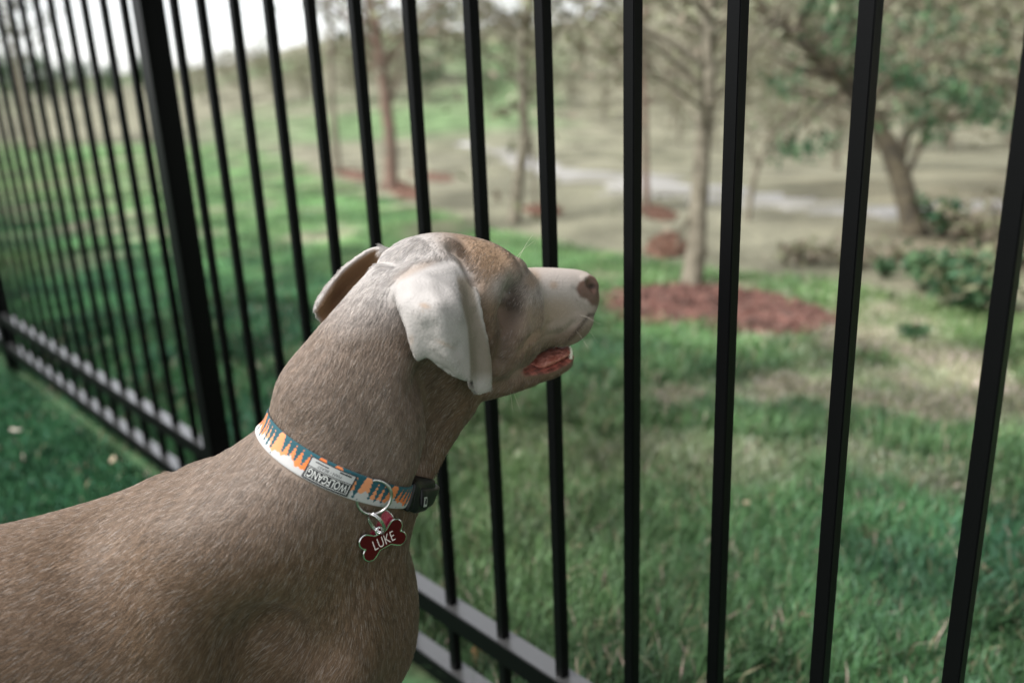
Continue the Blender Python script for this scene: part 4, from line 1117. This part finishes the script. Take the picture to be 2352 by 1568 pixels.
# arc length along the middle loop, running from the nape (u = 617) towards the throat
mu, mv, mdp = view(loops[1])
near = ((CC - loops[1]) * (loops[1] - cc0)).sum(1) > 0
i0 = np.argmin((mu - 617) ** 2 + (mv - 985) ** 2); i1 = np.argmin(np.where(near, (mu - 760) ** 2 + (mv - 1092) ** 2, 1e9))
fwd = ((i1 - i0) % NL) < NL / 2
order = (i0 + np.arange(NL + 1) * (1 if fwd else -1)) % NL
LP = np.array([l[order] for l in loops])                                   # 3 x NL+1 x 3
arc = np.concatenate([[0], np.cumsum(np.linalg.norm(np.diff(LP[1], axis=0), axis=1))])
OUT = np.cross(np.gradient(LP[1], axis=0), CN); OUT /= np.linalg.norm(OUT, axis=1)[:, None]
if (OUT[50] @ (LP[1][50] - cc0)) < 0: OUT = -OUT
def on_collar(s, t, lift=0.):
    """Point at arc length s, t in -1 (body side) .. 1 (head side), lifted off the band."""
    s = np.asarray(s, float); t = np.asarray(t, float)
    f = lambda A: np.stack([np.interp(s, arc, A[:, k]) for k in range(3)], -1)
    a, b, c = f(LP[0]), f(LP[1]), f(LP[2])
    q = t[..., None]
    P = b + (c - a) / 2 * q + (a + c - 2 * b) / 2 * q ** 2
    return P + f(OUT) * np.asarray(lift)[..., None]
def s_at(u, v):
    a, b, _ = view(LP[1]); n_ = ((CC - LP[1]) * OUT).sum(1) > 0
    return arc[np.argmin(np.where(n_, (a - u) ** 2 + (b - v) ** 2, 1e9))]
S_PATCH0, S_PATCH1, S_RING, S_BK0, S_BK1 = s_at(706, 1070), s_at(808, 1112), s_at(860, 1128), s_at(944, 1138), s_at(1000, 1100)
S_BK1 = max(S_BK1, S_BK0 + .042)
collar = empty('dog_collar', tuple(LP[1][0]))
tag(collar, 'printed collar of teal firs, orange hills and white on the dog neck', 'collar')
def kp(o): return keep(o, collar)
# printed webbing
ns, ntt = 1500, 36
S, T = np.meshgrid(np.linspace(0, arc[-1], ns), np.linspace(-1, 1, ntt), indexing='ij')
def hash1(i): return np.modf(np.abs(np.sin(i * 12.9898 + 4.1) * 43758.5453))[0]
def print_colour(s, t):
    y = (t + 1) / 2                                  # 0 at the body edge, 1 at the head edge
    white = np.array([.39, .38, .37]); orange = np.array([.62, .155, .035]); peach = np.array([.60, .24, .11]); teal = np.array([.012, .062, .078])
    c = np.tile(white, s.shape + (1,))
    hill = .30 + .10 * np.sin(s * 170) + .06 * np.sin(s * 410 + 1.) + .03 * np.sin(s * 1100)
    oc = orange + (peach - orange) * (np.sin(s * 60 + .6) * .5 + .5)[..., None]
    c = np.where((y > hill)[..., None], oc, c)
    pitch = .0150
    for k in (0, 1):
        q = s / pitch + k * .5; i = np.floor(q); f = np.abs(q - i - .5) * 2
        ln = .52 + .42 * hash1(i + k * 31)           # how far the fir reaches down
        dpt = np.clip((1 - y) / ln, 0, 1.2)          # 0 at the head edge, 1 at the tip
        saw = .22 * (1 - np.modf(dpt * 4.5)[0])
        wdt = (1.0 - dpt) * .47 + saw * (dpt < 1)
        c = np.where(((f < wdt) & (dpt < 1) & ((k == 0) | (hash1(i * 3 + 5) > .5)))[..., None], teal * (1 + .3 * hash1(i + 3))[..., None], c)
    c = np.where((y > .98)[..., None], teal, c)
    st_ = (hash1(np.floor(s / .0035)) > .8) & (np.abs(np.modf(s / .0035)[0] - .5) < .16) & (np.abs(y - .05 - .14 * hash1(np.floor(s / .0035) + 9)) < .03)
    return np.where(st_[..., None], np.array([.05, .08, .10]), c)
V0 = on_collar(S, T, .0012 - .0008 * T ** 8).reshape(-1, 3)
V1 = on_collar(S, T, np.full(S.shape, -.0006)).reshape(-1, 3)
pc = print_colour(S, T).reshape(-1, 3)
ii, jj = np.meshgrid(np.arange(ns - 1), np.arange(ntt - 1), indexing='ij'); q0 = (ii * ntt + jj).ravel()
Fq = np.stack([q0, q0 + ntt, q0 + ntt + 1, q0 + 1], -1)
nV = len(V0); rimf = []
for j in (0, ntt - 1):
    a_ = np.arange(ns - 1) * ntt + j
    rimf.append(np.stack([a_, a_ + ntt, a_ + ntt + nV, a_ + nV], -1))
m_web = mat('printed_webbing', attr='Col', rough=.75, spec=.25, sheen=.1, bump=(1400, .35, .0005))
kp(fast_mesh('webbing', np.vstack([V0, V1]), np.vstack([Fq, Fq[:, ::-1] + nV] + rimf), m_web, cols=np.vstack([pc, pc * .5])))
def strip(name, s0, s1, t0, t1, lift, m, parent=None, thick=.0006, n=24, k=4):
    """A thin sewn piece that follows the band."""
    S_, T_ = np.meshgrid(np.linspace(s0, s1, n), np.linspace(t0, t1, k), indexing='ij')
    A = on_collar(S_, T_, np.full(S_.shape, lift + thick)).reshape(-1, 3); B = on_collar(S_, T_, np.full(S_.shape, lift)).reshape(-1, 3)
    F = []
    for i in range(n - 1):
        for j in range(k - 1): F.append((i * k + j, (i + 1) * k + j, (i + 1) * k + j + 1, i * k + j + 1))
    N = n * k; G = list(F) + [tuple(q + N for q in f[::-1]) for f in F]
    rim = [i * k for i in range(n)] + [(n - 1) * k + j for j in range(1, k)] + [i * k + k - 1 for i in range(n - 2, -1, -1)] + [j for j in range(k - 2, 0, -1)]
    for a_, b_ in zip(rim, rim[1:] + rim[:1]): G.append((b_, a_, a_ + N, b_ + N))
    o = mesh_obj(name, list(A) + list(B), G, m)
    return keep(o, parent or collar)
m_patch = mat('patch_black', (.016, .016, .018), .6)
m_grey = mat('patch_grey', (.36, .36, .35), .7)
m_white = mat('print_white', (.58, .58, .55), .6)
m_ink = mat('print_ink', (.02, .022, .025), .6)
patch = strip('label_patch', S_PATCH0, S_PATCH1, -.90, .80, .0014, m_patch, thick=.0008)
def subkeep(o, parent):
    M = parent.matrix_parent_inverse.copy()
    o.parent = parent; o.matrix_parent_inverse = Matrix.Translation(collar.location).inverted() @ Matrix.Identity(4)
    # the patch itself sits at the origin of its own mesh, offset only by the collar root
    o.matrix_parent_inverse = Matrix.Identity(4)
    return o
m0, m1 = S_PATCH0 + .0012, S_PATCH1 - .0012
for a_, b_, c_, d_ in ((m0 + .0008, m1 - .0008, -.76, -.735), (m0 + .0008, m1 - .0008, .02, .045), (m0 + .0008, m0 + .0012, -.76, .045), (m1 - .0012, m1 - .0008, -.76, .045)):
    subkeep(strip('stitched_line', a_, b_, c_, d_, .0023, m_white, thick=.0002, n=16, k=2), patch)
subkeep(strip('grey_band', m0, m1, .12, .74, .0023, m_grey, thick=.0002, n=20, k=3), patch)
def text_on_collar(body, s_a, s_b, t_a, t_b, lift, m, name, flip=True, parent=None):
    """Raised lettering wrapped round the band between s_a and s_b, upside down when flip."""
    cu = bpy.data.curves.new('t', 'FONT'); cu.body = body; cu.size = 1; cu.resolution_u = 3
    to = bpy.data.objects.new('t', cu); COL.objects.link(to)
    me = bpy.data.meshes.new_from_object(to.evaluated_get(bpy.context.evaluated_depsgraph_get())); bpy.data.objects.remove(to); bpy.data.curves.remove(cu)
    co = np.array([v.co[:] for v in me.vertices]); fs = [tuple(p.vertices) for p in me.polygons]; bpy.data.meshes.remove(me)
    mn, mx = co.min(0), co.max(0); u = (co[:, 0] - mn[0]) / (mx[0] - mn[0]); v = (co[:, 1] - mn[1]) / (mx[1] - mn[1])
    if flip: u, v = 1 - u, 1 - v
    P = on_collar(s_a + u * (s_b - s_a), t_a + v * (t_b - t_a), np.full(len(u), lift))
    return subkeep(mesh_obj(name, P, fs, m), parent) if parent else kp(mesh_obj(name, P, fs, m))
DIR = 1                                            # arc runs left to right as seen
text_on_collar('WOLFGANG', m0 + .0022, m1 - .0022, -.66, -.05, .00252, m_white, 'lettering', True, patch)
text_on_collar('MAN / BEAST', m0 + .007, m1 - .011, .20, .42, .00258, m_ink, 'lettering', True, patch)
subkeep(strip('ink_bar', m0 + .004, m0 + .016, .52, .60, .0025, m_ink, thick=.00012, n=8, k=2), patch)
subkeep(strip('ink_bar', m1 - .014, m1 - .003, .56, .68, .0025, m_ink, thick=.00012, n=8, k=2), patch)
# metal ring, lying partly under the webbing
m_steel = mat('worn_steel', (.50, .49, .47), .28, metal=1., noise=(300, (.36, .34, .31), 3, .4, .6))
def frame(s, t=0.):
    P = on_collar(np.array([s]), np.array([t]))[0]; tg_ = on_collar(np.array([s + .002]), np.array([t]))[0] - on_collar(np.array([s - .002]), np.array([t]))[0]; tg_ /= np.linalg.norm(tg_)
    o = np.array([np.interp(s, arc, OUT[:, k]) for k in range(3)]); ax = np.cross(o, tg_); ax = ax if ax @ CN > 0 else -ax
    return P, tg_, ax, o
def ring_path(c, a, b, ra, rb, n=40): 
    t = np.linspace(0, 2 * math.pi, n, endpoint=False); return c + np.outer(np.cos(t) * ra, a) + np.outer(np.sin(t) * rb, b)
def closed_tube(P, r, m, name, parent, seg=10):
    n = len(P); t = np.roll(P, -1, 0) - np.roll(P, 1, 0); t /= np.linalg.norm(t, axis=1)[:, None]
    c = P.mean(0); V = []; F = []
    for p, d in zip(P, t):
        a = p - c; a -= d * (a @ d); a /= np.linalg.norm(a); b = np.cross(d, a)
        for k in range(seg): V.append(p + r * (math.cos(2 * math.pi * k / seg) * a + math.sin(2 * math.pi * k / seg) * b))
    for i in range(n):
        for k in range(seg): F.append((i * seg + k, i * seg + (k + 1) % seg, ((i + 1) % n) * seg + (k + 1) % seg, ((i + 1) % n) * seg + k))
    return keep(mesh_obj(name, V, F, m, None, True), parent)
P_, tg_, ax_, o_ = frame(S_RING)
rc = P_ - ax_ * .0035 + tg_ * .001 + o_ * .002
ra_ = tg_ * .93 + o_ * .36; ra_ /= np.linalg.norm(ra_)                  # the ring leans out on its far side and dips under the band
rp = ring_path(rc, ra_, ax_, .0152, .0158, 56)
closed_tube(rp, .00150, m_steel, 'ring', collar)
# buckle
m_plastic = mat('black_plastic', (.006, .006, .0065), .42, spec=.3, bump=(700, .08, .0005))
def slab(name, s0, s1, hw0, hw1, lift0, lift1, m, parent, r=.0022, n=16):
    """A moulded block bent round the band."""
    S_ = np.linspace(s0, s1, n); k = 14; V = []; F = []
    for i, s in enumerate(S_):
        f = i / (n - 1); e = min(1, .55 + 3.2 * min(f, 1 - f)); hw = (hw0 + (hw1 - hw0) * f) * (.86 + .14 * e); l1 = lift0 + (lift1 - lift0) * e
        for j in range(k):
            a = 2 * math.pi * j / k; c_, s_ = math.cos(a), math.sin(a)
            tt = hw * np.sign(c_) * abs(c_) ** .35; ll = (lift0 + l1) / 2 + (l1 - lift0) / 2 * np.sign(s_) * abs(s_) ** .35
            V.append(on_collar(np.array([s]), np.array([tt / CWID]), np.array([ll]))[0])
    for i in range(n - 1):
        for j in range(k): F.append((i * k + j, i * k + (j + 1) % k, (i + 1) * k + (j + 1) % k, (i + 1) * k + j))
    F.append(tuple(range(k))[::-1]); F.append(tuple((n - 1) * k + j for j in range(k)))
    return keep(mesh_obj(name, V, F, m, None, True), parent)
bk = slab('buckle', S_BK0, S_BK1, .0145, .0150, -.001, .0075, m_plastic, collar)
slab('strap_keeper', S_BK0 - .0055, S_BK0 + .002, .0135, .0140, -.001, .0045, m_plastic, collar)
slab('buckle_tongue', S_BK0 + .013, S_BK1 + .012, .0085, .0085, .005, .0100, m_plastic, collar)
se = S_BK0 + .017
eb = strip('emblem', se - .0042, se + .0042, -.52, .22, .0101, mat('emblem_grey', (.34, .36, .32), .5), thick=.0003, n=8, k=5)
P_, tg_, ax_, o_ = frame(se)
subkeep(strip('emblem_mark', se - .0024, se + .0022, -.30, -.02, .0105, m_ink, thick=.0002, n=6, k=4), eb)
subkeep(strip('emblem_mark', se - .0008, se + .0026, -.04, .10, .0105, m_ink, thick=.0002, n=6, k=4), eb)

# ------------------------------------------------------------------ tags hanging from the ring
def body_hit(u, v): return np.array(_bv.ray_cast(Vector(CC), Vector(at(u, v, 1.) - CC).normalized())[0])
bc_s = body_hit(878, 1238); bd = view(bc_s)[2]
BC = at(878, 1238, bd - .018)
k_ = 2352 / 2560 * FPX
pxm = (bd - .013) / k_                                  # metres per sight unit here
nrm = (CC - BC); nrm /= np.linalg.norm(nrm)
bn_ = np.array(_bv.ray_cast(Vector(CC), Vector(at(878, 1238, 1.) - CC).normalized())[1]); nrm = nrm * .6 + bn_ * .5 + np.array([0, 0, -.1]); nrm /= np.linalg.norm(nrm)
ang = math.radians(15)
rx = RT * math.cos(ang) + UP * math.sin(ang); rx -= nrm * (rx @ nrm); rx /= np.linalg.norm(rx); ry = np.cross(nrm, rx)
def flat_piece(name, poly, c, ex, ey, en, z0, z1, m, parent, bev=.0004):
    poly = np.asarray(poly); n = len(poly); V = []
    for z, sc in ((z0, 1), (z1 - bev, 1), (z1, 1 - bev / .012)):
        q = poly * sc
        V += [c + ex * a + ey * b + en * z for a, b in q]
    F = [tuple(range(n))[::-1], tuple(2 * n + i for i in range(n))]
    for r_ in range(2):
        for i in range(n): F.append((r_ * n + i, r_ * n + (i + 1) % n, (r_ + 1) * n + (i + 1) % n, (r_ + 1) * n + i))
    return keep(mesh_obj(name, V, F, m), parent)
W2 = 40 * pxm; LB = 18.5 * pxm; NK_ = 20 * pxm           # lobe centres, lobe radius, shank half height
def bone(shrink=0.):
    R_ = LB - shrink; sh = NK_ - shrink; cs = [(sx * (W2 - .15 * LB), sy * LB * .86) for sx in (-1, 1) for sy in (-1, 1)]
    out = []
    for t in np.linspace(0, 2 * math.pi, 160, endpoint=False):
        d = np.array([math.cos(t), math.sin(t)]); r = min((W2 - .1 * LB) / max(abs(d[0]), 1e-6), sh / max(abs(d[1]), 1e-6))
        for c in cs:
            c = np.array(c); p = c @ d; h2 = R_ * R_ - (c @ c - p * p)
            if h2 > 0: r = max(r, p + math.sqrt(h2))
        out.append(r)
    r = np.array(out)
    for _ in range(2): r = (np.roll(r, 1) + 2 * r + np.roll(r, -1)) / 4
    t = np.linspace(0, 2 * math.pi, 160, endpoint=False)
    return list(zip(r * np.cos(t), r * np.sin(t)))
m_enamel = mat('dark_red_enamel', (.048, .003, .003), .45, spec=.12)
m_crim = mat("crimson_glitter", (.20, .005, .02), .35, noise=(900, (.34, .02, .05), 2, .45, .6), coat=.3)
m_silver = mat('polished_steel', (.66, .65, .64), .2, metal=1.)
btag = empty('bone_tag', tuple(BC)); tag(btag, 'dark red bone-shaped pet tag with silver rim reading LUKE', 'pet tag')
flat_piece('rim', bone(0), BC, rx, ry, nrm, 0, .0022, m_silver, btag)
flat_piece('enamel_face', bone(2.4 * pxm), BC, rx, ry, nrm, .0018, .00245, m_enamel, btag, .0001)
# lug with a hole, and lettering
lug = BC + ry * (NK_ + 5 * pxm) + nrm * .0011 - rx * 1 * pxm
closed_tube(ring_path(lug, rx, ry, .0030, .0034, 24), .0012, m_silver, 'lug', btag)
cu = bpy.data.curves.new('t', 'FONT'); cu.body = 'LUKE'; cu.size = 1; cu.resolution_u = 4; cu.offset = -.008; cu.space_character = 1.06
to = bpy.data.objects.new('t', cu); COL.objects.link(to)
me = bpy.data.meshes.new_from_object(to.evaluated_get(bpy.context.evaluated_depsgraph_get())); bpy.data.objects.remove(to)
co = np.array([v.co[:] for v in me.vertices]); fs = [tuple(p.vertices) for p in me.polygons]; mn, mx = co.min(0), co.max(0)
sx_ = 53 * pxm / (mx[0] - mn[0]); sy_ = 24 * pxm / (mx[1] - mn[1])
P = [BC + rx * ((q[0] - (mn[0] + mx[0]) / 2) * sx_ + 1 * pxm) + ry * ((q[1] - (mn[1] + mx[1]) / 2) * sy_ - 1 * pxm) + nrm * .00262 for q in co]
keep(mesh_obj('lettering', P, fs, mat('engraved_white', (.72, .62, .58), .5)), btag)
# crimson disc behind
RC = at(871, 1201, bd - .0150)
ctag = empty('round_tag', tuple(RC)); tag(ctag, 'glittery crimson round pet tag half hidden behind the bone tag', 'pet tag')
th = np.linspace(0, 2 * math.pi, 40, endpoint=False)
disc = lambda R_: [(R_ * math.cos(a), R_ * math.sin(a)) for a in th]
n2 = nrm + np.array([-.15, 0, .1]); n2 /= np.linalg.norm(n2); rx2 = rx - n2 * (rx @ n2); rx2 /= np.linalg.norm(rx2); ry2 = np.cross(n2, rx2)
flat_piece('rim', disc(35 * pxm), RC, rx2, ry2, n2, 0, .0016, m_silver, ctag)
flat_piece('enamel_face', disc(32.5 * pxm), RC, rx2, ry2, n2, .0014, .0019, m_crim, ctag, .0001)
# split ring joining the tags to the collar ring
low = rp[np.argmin(view(rp)[1])] if False else rp[np.argmax(view(rp)[1])]
sr = empty('split_ring', tuple(low)); tag(sr, 'small double-wound silver split ring linking both pet tags to the collar', 'key ring')
mid = (low + lug) / 2 + nrm * .003; lg = low - lug; Lr = np.linalg.norm(lg) / 2 + .0016; lg = lg / np.linalg.norm(lg)
sd_ = np.cross(lg, nrm) * .45 + nrm * .9; sd_ -= lg * (sd_ @ lg); sd_ /= np.linalg.norm(sd_)
for k, o_ in enumerate((-.0008, .0008)):
    cxx = np.cross(lg, sd_)
    closed_tube(ring_path(mid + cxx * o_, lg, sd_, Lr, min(Lr * .8, .0075), 36), .0008, m_silver, 'coil', sr)

# the coat itself, parted where the collar lies
def under_collar(P_):
    q = P_ - cc0; z = q @ CN; r = np.linalg.norm(q - np.outer(z, CN), axis=1)
    return (z > -CWID - .0005) & (z < CWID * .82) & (r < .15)
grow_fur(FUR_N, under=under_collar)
